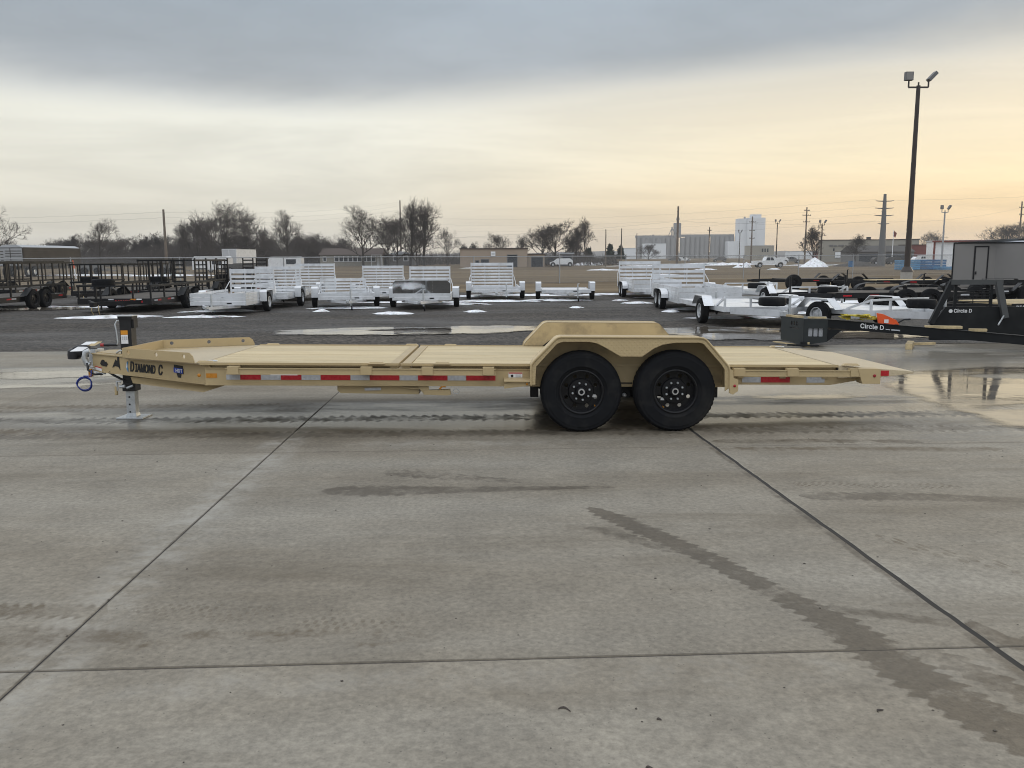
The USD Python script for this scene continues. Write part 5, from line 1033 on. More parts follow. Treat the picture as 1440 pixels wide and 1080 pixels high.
for nm, a in {'short timber offcut on the light box end of the black bed': (-.18, .42, .558, byaw - 1.0, .50, .09, .04), 'orange-tinted timber offcut beside the box end corner': (.25, .16, .558, byaw + .1, .35, .07, .03),
              'timber plank lying on the wet lot behind the yellow straps': (2.3, .95, .0, byaw + .5, .6, .08, .05), 'wide timber block lying on the rail near the headache rack': (2.55, .10, .56, byaw + .05, .65, .12, .05), 'smaller timber block on the rail closer to the rack': (3.15, .10, .56, byaw, .30, .10, .05),
              'timber block under the light box end of the bed': (-.35, .5, .0, byaw + 2.2, .7, .10, .018), 'bright timber block under the middle of the bed': (2.0, .25, .0, byaw + 1.4, .7, .12, .11), 'second timber block under the light box near its lamps': (.1, .3, .0, byaw + 1.5, .6, .10, .09)}.items():
    loose('timber_block', nm, 'timber', a[0], a[1], a[2], a[3], block(*a[4:]))
def straps(t):
    r2 = random.Random(3)
    for k in range(7):
        pts = [np.array((r2.uniform(-.35, .35), r2.uniform(-.10, .10), .02 + .02 * r2.random()))]
        for q in range(7): pts.append(pts[-1] * .75 + np.array((r2.uniform(-.2, .2), r2.uniform(-.06, .06), .02 + .025 * r2.random())))
        g = MB()
        for a, b in zip(pts[:-1], pts[1:]):
            if np.linalg.norm(b - a) > .01: g.bar(a, b, .05, .008, (0, r2.uniform(-.5, .5), 1))
        obj('strap_loop', g, M['strap'], t)
    obj('ratchet', MB().box(-.10, .06, -.04, .04, .05, .10), M['steel'], t)
loose('ratchet_strap', 'tangled yellow ratchet straps heaped on the black bed rail', 'strap', .98, .12, .558, byaw, straps)
def saw(t):
    obj('body', MB().hexa([(-.16, -.06, 0), (.14, -.06, 0), (.14, .06, 0), (-.16, .06, 0)], [(-.20, -.05, .22), (-.08, -.05, .20), (-.08, .05, .20), (-.20, .05, .22)]).hexa([(.0, -.05, .03), (.22, -.05, .0), (.22, .05, .0), (.0, .05, .03)], [(-.08, -.05, .20), (.16, -.05, .09), (.16, .05, .09), (-.08, .05, .20)]), M['orange'], t)
    obj('grip', MB().tube([(.20, 0, .04), (.30, 0, .10), (.42, 0, .11)], .018, 8), M['plastic'], t, smooth=True)
    obj('label', MB().box(-.06, .02, -.066, -.061, .03, .10), M['paper'], t)
loose('power_tool', 'orange red power tool with black grip on the bed rail beside straps', 'tool', 1.55, .12, .545, byaw, saw)
# headache rack standing on the bed
def rack():
    t = thing('headache_rack', 'black steel headache rack with barred window and a round white badge', 'headache rack', (8.98, 18.3, GZ + .36), math.radians(-3), scale=(1.20, 1.0, 1.18)); B = M['black_bed']
    obj('lower_panel', MB().prism(Polygon([(0, -.30), (0, .0), (.12, .12), (.24, .30), (1.75, .30), (1.75, -.30)]), xz(0.03), 0, .06), B, t)
    obj('left_post', MB().bar((-.02, -.08, .0), (.34, 0, .77), .09, .08, (0, 1, 0)), B, t)
    obj('right_post', MB().bar((1.26, -.08, .10), (1.12, 0, .77), .10, .11, (0, 1, 0)), M['grey_dark'], t)
    obj('top_beam', MB().box(.30, 1.20, -.05, .05, .70, .79), M['grey_dark'], t)
    for x in (.40, 1.02): obj('inner_post', MB().box(x - .025, x + .025, -.02, .02, .301, .699), B, t)
    obj('window_bar_upright', MB().box(.70, .715, -.015, -.013, .34, .60), B, t)
    for k in range(6): obj('window_bar', MB().box(.426, .994, -.012, .012, .335 + .05 * k, .352 + .05 * k), B, t)
    obj('side_wing', MB().box(1.751, 2.9, -.025, .025, -.30, .36), B, t)
    obj('wing_rail', MB().box(1.20, 2.9, .06, .12, .73, .78), B, t)
    obj('brace', MB().bar((1.24, -.09, .16), (1.02, -.40, .0), .02, .02), M['steel'], t)
    obj('lettering', place_text(text('Circle D', .062), (.38, -.032, .20), (1, 0, 0), (0, 0, 1)), M['paper'], t)
    obj('badge', MB().lathe([(.034, 0), (.034, .003), (0, .003)], (.33, -.032, .225), (0, -1, 0), 20), M['paper'], t)
M['grey_dark'] = paint('primer_grey', (.055, .058, .058), .5, var=.1)
rack()

# grey enclosed trailer
def enclosed():
    t = thing('enclosed_trailer', 'grey enclosed cargo trailer with black trim and side door', 'trailer', (18.95, 37.0, GZ), 0); Gm = M['grey_metal']
    # plan: flat wall with the door towards the camera's left, long wall turning away to the right
    L1, L2, h = 1.75, 5.2, 2.30; a1 = math.radians(-4); a2 = math.radians(-42)
    p0 = np.array((0, 0)); p1 = p0 + L1 * np.array((math.cos(a1), math.sin(a1))); p2 = p1 + L2 * np.array((math.cos(a2), math.sin(a2)))
    n2 = np.array((-math.sin(a2), math.cos(a2))); p3 = p2 + n2 * 2.1; p4 = p0 + np.array((1.5, 2.0))
    P_ = Polygon([p0, p1, p2, p3, p4]); z0 = .30
    obj('body', MB().prism(P_, (np.eye(3), np.zeros(3)), z0, h), Gm, t)
    obj('roof', MB().prism(P_.buffer(.02), (np.eye(3), np.zeros(3)), h + .002, h + .05), M['black'], t)
    rf = MB(); c = np.array(P_.centroid.coords[0])
    ring = [p0, p1, p2, p3, p4]; v = [(*p, h + .051) for p in ring] + [(*(c + (p - c) * .35), h + .20) for p in ring]; rf.add(v, [(i, (i + 1) % 5, 5 + (i + 1) % 5, 5 + i) for i in range(5)]); rf.f.append(np.array([(5, 6, 7), (5, 7, 8), (5, 8, 9)]))
    obj('roof_skin', rf, M['roof_grey'], t)
    d1 = (p1 - p0) / L1; n1 = np.array((d1[1], -d1[0])); d2 = (p2 - p1) / L2; nn2 = np.array((d2[1], -d2[0]))
    R1 = np.stack([(*d1, 0), (0, 0, 1.), (*n1, 0)], 1); o1 = np.array((*p0, 0.)); R2 = np.stack([(*d2, 0), (0, 0, 1.), (*nn2, 0)], 1); o2 = np.array((*p1, 0.))
    D = sub(t, 'side_door')
    obj('door_leaf', MB().prism(Polygon([(.92, .42), (1.40, .42), (1.40, 2.14), (.92, 2.14)]), (R1, o1), .004, .02), Gm, D)
    fr = Polygon([(.86, .36), (1.46, .36), (1.46, 2.20), (.86, 2.20)]).difference(Polygon([(.92, .42), (1.40, .42), (1.40, 2.14), (.92, 2.14)]))
    obj('door_frame', MB().prism(fr, (R1, o1), .003, .028), M['black'], D)
    obj('handle', MB().prism(Polygon([(.94, 1.0), (.99, 1.0), (.99, 1.12), (.94, 1.12)]), (R1, o1), .021, .05), M['ink'], D)
    obj('lower_trim', MB().prism(Polygon([(0, .24), (L2, .24), (L2, .66), (.0, .66)]), (R2, o2), .003, .015), M['black'], t)
    obj('corner_trim', MB().prism(Polygon([(-.03, .30), (.03, .30), (.03, h), (-.03, h)]), (R1, o1), .003, .02), M['black'], t)
    obj('side_vent', MB().lathe([(.05, 0), (.05, .02), (0, .02)], np.array((*(p0 + d1 * .32), .55)), (*n1, 0), 16), M['ink'], t)
    for k in (1.9, 2.8): wheel(t, (*(p1 + d2 * k - nn2 * .12), .36), (*nn2, 0), .36, .22, .2, M['rim_black'], 24)
enclosed()
# ------------------------------------------------------------------ tall light pole, fence, utility poles
def floodlight_pole(label, x, y, z, h, r, mtl, heads, pier=True, name='light_pole', grp=None):
    t = thing(name, label, 'light pole', (x, y, z), 0, grp)
    b = .0
    if pier: obj('concrete_pier', MB().lathe([(.0, -.3), (.36, -.3), (.36, .80), (.34, .82), (0, .82)], (0, 0, 0), (0, 0, 1), 24), M['concrete_post'], t, smooth=35); b = .82
    obj('base_cover', MB().lathe([(r * 2.6, b + .001), (r * 2.4, b + .05), (r * 1.5, b + .28), (r * 1.35, b + .30)], (0, 0, 0), (0, 0, 1), 16), mtl, t, smooth=35)
    obj('shaft', MB().tube([(0, 0, b), (0, 0, h)], r * 1.25, 14, r1=r * .8), mtl, t, smooth=40)
    obj('cross_arm', MB().bar((-.72 * heads, 0, h - .1), (.72 * heads, 0, h - .1), .09, .09), mtl, t)
    for sx, an in ((-1, 0), (1, 1)):
        a = sub(t, 'floodlight'); px = sx * .72 * heads
        obj('bracket', MB().tube([(px, 0, h - .1), (px, 0, h + .28)], .05, 8), mtl, a)
        if an == 0: obj('housing', MB().box(px - .30 * heads, px + .26 * heads, -.14, .14, h + .30, h + .80), M['pole_grey'], a); obj('lens', MB().box(px - .26 * heads, px + .22 * heads, -.146, -.141, h + .34, h + .76), M['grey_metal'], a)
        else: obj('housing', MB().bar((px - .02, 0, h + .30), (px + .50 * heads, 0, h + .76), .42, .2), M['pole_grey'], a)
    obj('finial', MB().tube([(0, 0, h), (0, 0, h + .2)], .05, 8), mtl, t)
floodlight_pole('tall dark bronze floodlight pole on a round concrete pier', 24.97, 54.35, GZ, 12.1, .15, M['pole_brown'], .84)

fl = [(-78, 44), (-36, 49), (-12, 54), (3.3, 59), (14, 66.5), (26, 73), (38.4, 78), (58, 84)]; FH = 1.86
def fence():
    t = thing('chain_link_fence', 'long galvanised chain link fence between the gravel lot and the dry field', 'fence', (0, 0, GZ))
    M['mesh'] = mat('chain_link', {'tc': ('texture_coordinate', {}), 's': ('separate_xyz', {}), 'a': ('math', {'math_type': 'add'}), 'b': ('math', {'math_type': 'subtract'}),
        'x': ('math', {'math_type': 'add'}), 'k1': ('math', {'math_type': 'multiply', 'value2': 14.}), 'k2': ('math', {'math_type': 'multiply', 'value2': 14.}), 'f1': ('math', {'math_type': 'fraction'}), 'f2': ('math', {'math_type': 'fraction'}),
        'l1': ('math', {'math_type': 'less_than', 'value2': .10}), 'l2': ('math', {'math_type': 'less_than', 'value2': .10}), 'mx': ('math', {'math_type': 'maximum'}),
        'p': ('principled_bsdf', {'base_color': (.28, .29, .30), 'metallic': .3, 'roughness': .55}), 't': ('transparent_bsdf', {}), 'o': ('mix_closure', {})},
        [('tc.object', 's.vector'), ('s.x', 'x.value1'), ('s.y', 'x.value2'), ('x.value', 'a.value1'), ('s.z', 'a.value2'), ('x.value', 'b.value1'), ('s.z', 'b.value2'), ('a.value', 'k1.value1'), ('b.value', 'k2.value1'), ('k1.value', 'f1.value1'), ('k2.value', 'f2.value1'),
         ('f1.value', 'l1.value1'), ('f2.value', 'l2.value1'), ('l1.value', 'mx.value1'), ('l2.value', 'mx.value2'), ('mx.value', 'o.fac'), ('t.BSDF', 'o.closure1'), ('p.BSDF', 'o.closure2')], surface='o.closure')
    P = np.array(fl, float); d = np.r_[0, np.cumsum(np.hypot(*np.diff(P, axis=0).T))]; n = int(d[-1] / 6.1)
    s0 = d[3]; tt = [q for q in (s0 + 6.1 * k for k in range(-n, n)) if 0 <= q <= d[-1]]
    pts = [(np.interp(q, d, P[:, 0]), np.interp(q, d, P[:, 1])) for q in tt]
    for x, y in pts: obj('post', MB().tube([(x, y, -.2), (x, y, FH + .06)], .036, 8), M['galv'], t)
    obj('top_rail', MB().tube([(x, y, FH) for x, y in pts], .030, 6), M['galv'], t, smooth=True)
    mb = MB(); v = [(x, y + .045, z) for x, y in pts for z in (.04, FH)]; mb.add(v, [(2 * i, 2 * i + 2, 2 * i + 3, 2 * i + 1) for i in range(len(pts) - 1)])
    obj('wire_mesh', mb, M['mesh'], t)
fence()

def utility_pole(label, x, y, z0, h, r=.16, arms=(), mtl='wood_pole', name='utility_pole', yaw=0.):
    t = thing(name, label, 'utility pole', (x, y, z0 - .3), yaw)
    obj('shaft', MB().tube([(0, 0, 0), (0, 0, h + .3)], r * 1.15, 10, r1=r * .75), M[mtl], t, smooth=40)
    for az, al in arms:
        obj('cross_arm', MB().bar((-al, -.12, az + .3), (al, -.12, az + .3), .10, .12), M[mtl], t)
        for sx in (-1, -.45, .45, 1): obj('insulator', MB().lathe([(.05, 0), (.07, .08), (.04, .18), (0, .2)], (sx * al * .95, -.12, az + .365), (0, 0, 1), 8), M['slate_wall'], t)
    return t
utility_pole('pale weathered utility pole left of the big bare trees', -44.0, 110, GZ, 8.0, .17)
utility_pole('grey utility pole standing in front of the tallest bare trees', -26.2, 205, GZ, 15.2, .20)
utility_pole('tallest utility pole in front of the grain elevator', 28.8, 150, GZ, 10.4, .20)
utility_pole('thin utility pole before the right part of the grain elevator', 52.6, 230, GZ, 9.6, .17, ((8.6, .5),))
utility_pole('short dark utility pole before the left part of the grain elevator', 23.3, 270, GZ, 8.8, .2)
utility_pole('utility pole with three arms between the white tower and the warehouse', 64.6, 190, GZ, 12.4, .17, ((11.6, .6), (10.6, .9), (9.2, .7)))
utility_pole('utility pole with short arms in front of the white tower', 62.5, 225, GZ, 12.0, .2, ((10.6, .8), (8.4, .7), (6.4, .7)))
utility_pole('utility pole at the right edge above the white building roof', 117.4, 200, GZ, 14.0, .2, ((12.6, .9), (11.0, .7)), yaw=.4)
utility_pole('thin utility pole right of the round bare tree, left of a pair', 18.0, 165, GZ, 7.0, .12)
utility_pole('thin utility pole right of the round bare tree, right of a pair', 21.0, 165, GZ, 7.2, .12)
utility_pole('short post pole beside the steaming plant far away', 58.0, 400, GZ, 12.6, .2)
t = thing('transmission_pole', 'thick pale steel transmission pole with six pairs of short arms', 'utility pole', (68.65, 160, GZ - .3))
obj('shaft', MB().tube([(0, 0, 0), (0, 0, 13.3)], .75, 14, r1=.26), M['pole_grey'], t, smooth=40)
for z, a in ((12.0, 1.1), (10.7, 1.15), (9.4, 1.2), (7.9, .7)):
    for sx in (-1, 1): obj('arm', MB().tube([(0, 0, z), (sx * a, 0, z + .05), (sx * a * 1.5, 0, z + .12)], .12, 6, r1=.05), M['pole_grey'], t, smooth=True)
for x, y, h, lb in ((53.8, 150, 7.2, 'slim twin-head floodlight pole in front of the snow pile'), (54.9, 110, 7.3, 'slim twin-head floodlight pole rising behind the blue stacks'), (66.0, 250, 8.6, 'floodlight pole with one head before the white tower'), (58.3, 190, 9.0, 'distant slim floodlight pole behind the small bare tree')):
    floodlight_pole(lb, x, y, GZ, h, .11, M['pole_brown'] if y > 120 else M['galv'], .55, False, 'floodlight_post', 'floodlight posts beyond the fence')
t = thing('flag_pole', 'white flag pole with a small red flag before the warehouse', 'flag pole', (101.5, 230, GZ)); obj('shaft', MB().tube([(0, 0, 0), (0, 0, 8.6)], .12, 8, r1=.07), M['white'], t); obj('flag', MB().hexa([(.1, -.02, 6.9), (.5, -.05, 6.5), (.5, 0, 6.5), (.1, .02, 6.9)], [(.1, -.02, 8.4), (.9, -.05, 7.7), (.9, 0, 7.7), (.1, .02, 8.4)]), M['brick_red'], t)
# power lines
def wires(label, runs, r=.035):
    t = thing('power_line', label, 'power line')
    for a, b, sag in runs:
        a, b = np.array(a, float), np.array(b, float); pts = [a + (b - a) * q - np.array((0, 0, sag * 4 * q * (1 - q))) for q in np.linspace(0, 1, 19)]
        obj('wire', MB().tube(pts, r, 4, cap=False), M['wire'], t)
wires('thin power wires running from the steel transmission pole leftward across the sky', [((68.65 - 1.5, 160, 11.8 - 1.3 * k), (-60, 330, 18.5 - 2.2 * k), 3.0) for k in range(4)], .009)
wires('thin power wires from the steel transmission pole towards the far right pole', [((68.65 + .6, 160, 7.7), (117.4, 200, 12.4), .9), ((68.65 + 1.5, 160, 11.6), (190, 190, 22), 2.0)], .010)
wires('single low power wire from the tall elevator pole to the right', [((28.8, 150, 7.6), (68, 160, 7.8), .5), ((28.8, 150, 7.6), (-30, 145, 4.3), .6)], .010)
wires('faint power wires above the trees at the left', [((-44, 110, 7.4 - .7 * k), (-110, 130, 7.8 - .8 * k), .5) for k in range(2)] + [((-44, 110, 7.4 - .7 * k), (-26.2, 205, 14.6 - .9 * k), 1.0) for k in range(3)], .008)

# ------------------------------------------------------------------ bare trees
def make_tree(seed, H, spread, trunk_h, limbs, fork, limbL, depth=5):
    r = np.random.default_rng(seed); trunk, crown = MB(), MB()
    def ring(p, d, rad, n, roll=0.0):
        B = basis(d); a = np.arange(n) * 2 * math.pi / n; return p + rad * (np.cos(a)[:, None] * B[:, 0] + np.sin(a)[:, None] * B[:, 1])
    def seg(mb, pts, r0, r1, n):
        m = len(pts); v = []
        for i in range(m):
            d = pts[min(i + 1, m - 1)] - pts[max(i - 1, 0)]; v.append(ring(pts[i], d, r0 + (r1 - r0) * i / (m - 1), n))
        f = [(i * n + j, i * n + (j + 1) % n, (i + 1) * n + (j + 1) % n, (i + 1) * n + j) for i in range(m - 1) for j in range(n)]
        mb.add(np.vstack(v), f)
    def grow(p, d, L, rad, lev):
        m = 5 if lev == 0 else 4 if lev < 3 else 3; pts = [p]; dd = d.copy()
        for i in range(m - 1):
            dd = dd + r.normal(0, .06 if lev == 0 else .15 if lev < 2 else .2, 3) + np.array((0, 0, .0 if lev == 0 else .12)); dd /= np.linalg.norm(dd); pts.append(pts[-1] + dd * L / (m - 1))
        end = max(rad * (.35 if lev == 0 else .5 if lev < depth else .4), .010)
        seg(trunk if lev == 0 else crown, pts, max(rad, .014), end, 7 if lev == 0 else (5 if lev < 2 else 3))
        if lev >= depth: return
        k = limbs if lev == 0 else (5, 5, 4, 4, 5)[lev]
        for q in range(k):
            if lev == 0: tpos = fork + (1 - fork) * (q / (k - 1)) ** .8
            else: tpos = r.uniform(.35, 1.0) if q else 1.0
            i = min(int(tpos * (m - 1)), m - 2); fr = tpos * (m - 1) - i; b = pts[i] + (pts[i + 1] - pts[i]) * fr
            az = 2.4 * q + r.uniform(-.4, .4) if lev == 0 else 2 * math.pi * (q + r.uniform(-.3, .3)) / k
            tilt = (1.12 - .85 * (tpos - fork) / (1 - fork)) * spread * r.uniform(.85, 1.15) if lev == 0 else r.uniform(.35, .9) * (.75 + .25 * spread)
            B = basis(dd); nd = dd * math.cos(tilt) + (B[:, 0] * math.cos(az) + B[:, 1] * math.sin(az)) * math.sin(tilt)
            if nd[2] < -.3: nd[2] *= .3
            nd /= np.linalg.norm(nd)
            if lev == 0: grow(b, nd, H * limbL * r.uniform(.85, 1.1) * (1 - .25 * (tpos - fork) / (1 - fork)), rad * (1 - .6 * tpos) * .62, 1)
            else: grow(b, nd, L * r.uniform(.52, .74), rad * r.uniform(.50, .64), lev + 1)
    grow(np.zeros(3), np.array((r.normal(0, .03), r.normal(0, .03), 1.)), trunk_h, H * .024, 0)
    tm_, cm = trunk.mesh(), crown.mesh(); top = cm[0][:, 2].max(); s = H / top
    return (tm_[0] * (s, s, s), tm_[1]), (cm[0] * (s, s, s), cm[1])
KINDS = {'oak': (11, 14, 1.0, 7.6, 10, .30, .34), 'elm': (23, 16, .62, 9.5, 10, .24, .30), 'round': (37, 10, 1.0, 5.4, 11, .22, .36), 'open': (5, 11, 1.0, 5.6, 6, .42, .40), 'small': (61, 7, .72, 4.0, 9, .20, .32), 'wide': (77, 13, 1.12, 6.4, 12, .26, .40)}
UsdGeom.Scope.Define(stage, '/World/Protos') if False else None
proto = {}
def tree(kind, label, px, D, h, wscale=1.0, rz=0.0, gz=None, grp='bare trees along the field'):
    x = (px - 720) / 1200 * D * .992; z = (fz1(x, D) if gz is None else gz) - .05
    seed, H, sp, th, lb, fk, ll_ = KINDS[kind]
    h *= 1.12; p = thing('bare_tree', label, 'tree', (x, D, z), rz, grp, scale=(h / H * wscale, h / H * wscale, h / H))
    if kind not in proto:
        a, b = make_tree(seed, H, sp, th, lb, fk, ll_); ps = UsdGeom.Scope.Define(stage, '/World/Looks/tree_shapes') if False else None
        proto[kind] = p; obj('trunk', a, M['bark'], p, smooth=True); obj('crown', b, M['twig'], p)
    else:
        for part in ('trunk', 'crown'):
            q = UsdGeom.Mesh.Define(stage, f'{p}/{part}').GetPrim(); q.GetReferences().AddInternalReference(f'{proto[kind]}/{part}')
TR = [('open', 'bare tree cut by the left edge of the photograph', -6, 120, 9.0, 1.0), ('open', 'lower bare tree just inside the left edge behind the livestock trailer', 12, 150, 5.4, 1.2),
      ('open', 'open-crowned bare tree with heavy forked limbs right of the livestock trailer', 143, 150, 8.2, 1.05), ('small', 'thin bare tree left of the fork-limbed tree', 108, 230, 8.0, 1.0), ('small', 'small bare tree above the end of the livestock trailer', 94, 230, 7.0, 1.1),
      ('small', 'twiggy bare tree just left of the pale utility pole', 208, 220, 7.6, 1.1), ('small', 'bare tree half hidden behind the pale utility pole', 226, 225, 8.2, 1.1), ('elm', 'bare tree at the left shoulder of the biggest crown', 258, 200, 10.0, 1.0), ('elm', 'bare tree leaning into the left of the biggest crown', 282, 205, 11.4, 1.0),
      ('wide', 'broad dense bare tree, biggest crown of the left clump', 318, 195, 13.6, 1.15), ('round', 'dark dense bare tree in the middle of the left clump', 300, 205, 11.6, 1.0), ('wide', 'broad bare tree at the right of the left clump', 348, 200, 12.0, 1.0), ('elm', 'slim bare tree at the right end of the left clump', 372, 210, 9.0, .9),
      ('oak', 'lone bare tree with a fan crown right of the left clump', 406, 195, 11.4, .95), ('round', 'low dark bush-like tree right of the fan-crowned tree', 434, 200, 6.0, 1.25), ('small', 'pale thin bare tree left of the house', 462, 260, 7.6, 1.0), ('small', 'second pale thin bare tree nearer the house', 446, 250, 7.4, 1.1),
      ('oak', 'wide bare tree with a thick trunk above the house', 512, 190, 12.0, 1.15), ('round', 'dense dark bare tree right of the thick-trunked tree', 548, 185, 10.2, .9), ('round', 'dense dark bare tree just left of the grey utility pole', 560, 190, 10.6, .85), ('elm', 'tallest bare tree behind the grey utility pole', 578, 190, 13.6, .95), ('elm', 'tall bare tree forming the right end of the middle clump', 598, 190, 13.4, .9), ('small', 'short bare tree filling under the tallest trees', 588, 185, 7.6, 1.2),
      ('open', 'bare tree left of the beige building', 630, 190, 7.6, .9), ('small', 'faint small bare tree behind the left end of the beige building', 655, 240, 5.4, 1.0), ('small', 'faint small bare tree above the beige building roof', 668, 240, 5.8, .9), ('round', 'rounded bare tree above the middle of the beige building', 700, 215, 7.2, .95),
      ('small', 'thin pale bare tree at the right end of the beige building', 733, 220, 6.6, .8), ('round', 'big dark rounded bare tree right of the beige building', 781, 185, 8.6, 1.35), ('round', 'dark bare tree left half of the rounded crown', 762, 190, 7.6, 1.1), ('small', 'thin-stemmed bare trees at the right of the rounded crown', 812, 190, 7.6, 1.0), ('elm', 'tall pale bare tree at the right end of the rounded crown', 824, 195, 9.2, .75), ('small', 'low bare thicket tree beside the thin poles', 804, 180, 5.6, 1.2),
      ('round', 'small bare tree far off before the grain elevator', 912, 330, 6.6, 1.3), ('small', 'bare tree beside the slim floodlight pole and warehouse', 1144, 170, 7.4, 1.0), ('small', 'bare tree against the warehouse wall', 1203, 235, 7.2, 1.15), ('round', 'faint far bare tree above the red roof', 1308, 420, 13.0, 1.0), ('round', 'far bare tree above the white building ridge', 1412, 330, 13.5, 1.4), ('round', 'far bare tree at the right edge above the white building', 1436, 330, 13.5, 1.2)]
for k, (kd, lb, px, D, h, w) in enumerate(TR): tree(kd, lb, px, D, h, w, (k * 1.37) % 6.28)
r3 = random.Random(12)
for k in range(44): tree(r3.choice(('small', 'elm', 'small', 'round')), 'bare tree of the grey wood behind the left clump of trees', 80 + 9.4 * k + r3.uniform(-5, 5), r3.uniform(235, 290), r3.uniform(6.0, 9.0), r3.uniform(1.0, 1.5), r3.uniform(0, 6), grp='grey wood behind the left clump')
for k, (px, h, w) in enumerate(((800 + 27 * 0, 4.6, 2.6), (858, 5.4, 3.4), (873, 4.6, 3.2), (829, 4.2, 3.0))):
    if k == 0: continue
    x = (px - 720) / 1200 * 260 * .992; z = fz1(x, 260)
    t = thing('evergreen_tree', ['', 'left one of two dark conical evergreens beside the steaming plant', 'right one of two dark conical evergreens beside the steaming plant', 'dark evergreen shrub between the thin poles and the round tree'][k], 'tree', (x, 260, z), 0, 'evergreens beyond the field')
    obj('trunk', MB().tube([(0, 0, 0), (0, 0, h * .4)], .2, 6), M['bark'], t); g = MB(); r2 = np.random.default_rng(k)
    for q in range(900):
        zz = r2.uniform(.04, 1) ** 1.1; rad = w / 2 * (1 - zz) ** .75 * r2.uniform(.5, 1.08); a = r2.uniform(0, 6.28); c = np.array((rad * math.cos(a), rad * math.sin(a), zz * h)); s = r2.uniform(.18, .42); e = r2.normal(0, 1, (3, 3)) * s; g.add(c + e, [(0, 1, 2)])
    obj('crown', g, M['evergreen'], t)
# far-off brush and woods that read as one mass
def brush(name, label, x0, x1, y0, y1, n, h0, h1, mtl='twig', wd=.05, seed=1):
    r2 = np.random.default_rng(seed); X = r2.uniform(x0, x1, n); Y = r2.uniform(y0, y1, n); Hh = r2.uniform(h0, h1, n) * (.6 + .8 * meshkit.noise(np.stack([X * .06, Y * 0, X * 0], -1), seed))
    z = fieldz(X, Y); A = np.stack([X, Y, z], 1); ln = r2.normal(0, .22, (n, 2)); Tp = A + np.stack([ln[:, 0] * Hh, ln[:, 1] * Hh, Hh], 1)
    st = r2.uniform(0, .5, n)[:, None]; A = A + (Tp - A) * st * r2.uniform(0, 1, (n, 1))
    side = np.stack([r2.normal(0, 1, n), r2.normal(0, .3, n), np.zeros(n)], 1); side *= (wd / np.linalg.norm(side, axis=1))[:, None]
    v = np.stack([A - side, A + side, Tp], 1).reshape(-1, 3); f = np.arange(3 * n).reshape(-1, 3)
    obj(name, MB().add(v, f), M[mtl], kind='stuff', label=label, cat='brush')
brush('distant_brush', 'tangled grey brown brush under the bare trees at the left', -105, -36, 205, 240, 20000, 1.0, 5.0, wd=.045, seed=2)
brush('distant_brush', 'low brush between the house and the beige building', -36, 20, 205, 225, 4000, 1.0, 3.4, wd=.06, seed=3)
brush('distant_brush', 'dark thicket at the foot of the rounded bare tree', 3, 22, 172, 186, 1800, .8, 3.0, wd=.05, seed=4)
brush('distant_wood', 'far grey wood along the horizon behind the trailers', -520, -90, 420, 520, 14000, 4, 10, wd=.25, seed=5)
# far low wooded hills on the horizon
def hills():
    a = np.linspace(-1.0, 1.35, 260); R = 1500; hh = 8 + 19 * meshkit.fbm(np.stack([a * 9, a * 0, a * 0], -1), 5, 8) + 5 * np.clip(a, 0, 1)
    v = []; 
    for k in (0, 1, 2): v += [((R + 120 * k) * math.sin(q), (R + 120 * k) * math.cos(q), GZ - 6 + (0 if k == 0 else h * (.62 if k == 1 else 1.0))) for q, h in zip(a, hh)]
    n = len(a); f = [(k * n + i, k * n + i + 1, (k + 1) * n + i + 1, (k + 1) * n + i) for k in (0, 1) for i in range(n - 1)]
    obj('hills', MB().add(v, f), paint('far_woods', (.075, .068, .062), .95, var=.3, scale=.02), kind='structure')
hills()

# ------------------------------------------------------------------ buildings
def building(name, label, cat, x0, x1, y0, y1, h, mtl, roof='roof_grey', gable=None, z=None, yaw=0.0):
    cx, cy = (x0 + x1) / 2, (y0 + y1) / 2; t = thing(name, label, cat, (cx, cy, (fz1(cx, y0) if z is None else z) - .1), yaw); a, b = (x1 - x0) / 2, (y1 - y0) / 2
    obj('wall', MB().box(-a, a, -b, b, 0, h), M[mtl], t)
    if gable == 'x':   # ridge along x
        R_ = MB().hexa([(-a - .3, -b - .3, h + .003), (a + .3, -b - .3, h + .003), (a + .3, b + .3, h + .003), (-a - .3, b + .3, h + .003)], [(-a - .3, -.1, h + b * .35), (a + .3, -.1, h + b * .35), (a + .3, .1, h + b * .35), (-a - .3, .1, h + b * .35)])
    elif gable == 'y': R_ = MB().hexa([(-a - .3, -b - .3, h + .003), (a + .3, -b - .3, h + .003), (a + .3, b + .3, h + .003), (-a - .3, b + .3, h + .003)], [(-.1, -b - .3, h + a * .22), (.1, -b - .3, h + a * .22), (.1, b + .3, h + a * .22), (-.1, b + .3, h + a * .22)])
    else: R_ = MB().box(-a - .12, a + .12, -b - .12, b + .12, h + .003, h + .2)
    obj('roof', R_, M[roof], t)
    def front(nm, u0, u1, z0, z1, m_='dark_glass', depth=.05, frame=None):
        p = sub(t, nm) if frame else t
        if frame: obj('frame', MB().box(u0 - .12, u1 + .12, -b - .06, -b - .01, z0 - .12, z0).box(u0 - .12, u1 + .12, -b - .06, -b - .01, z1, z1 + .12).box(u0 - .12, u0, -b - .06, -b - .01, z0, z1).box(u1, u1 + .12, -b - .06, -b - .01, z0, z1), M[frame], p)
        obj('panel' if frame else nm, MB().box(u0, u1, -b - .03, -b - .005, z0, z1), M[m_], p)
    return t, front, a, b
t, fr, a, b = building('beige_building', 'long beige metal building with dark doors and a white sign', 'building', -9.9, 3.1, 166, 178, 3.55, 'beige', 'roof_brown')
fr('garage_door', 3.55 - .9, 5.35 - .9, 0.1, 2.4, 'dark_glass', frame='slate_wall'); fr('window', -2.4, -1.0, .9, 1.55, frame='slate_wall'); fr('window', -3.5, -2.9, .9, 1.35, frame='slate_wall')
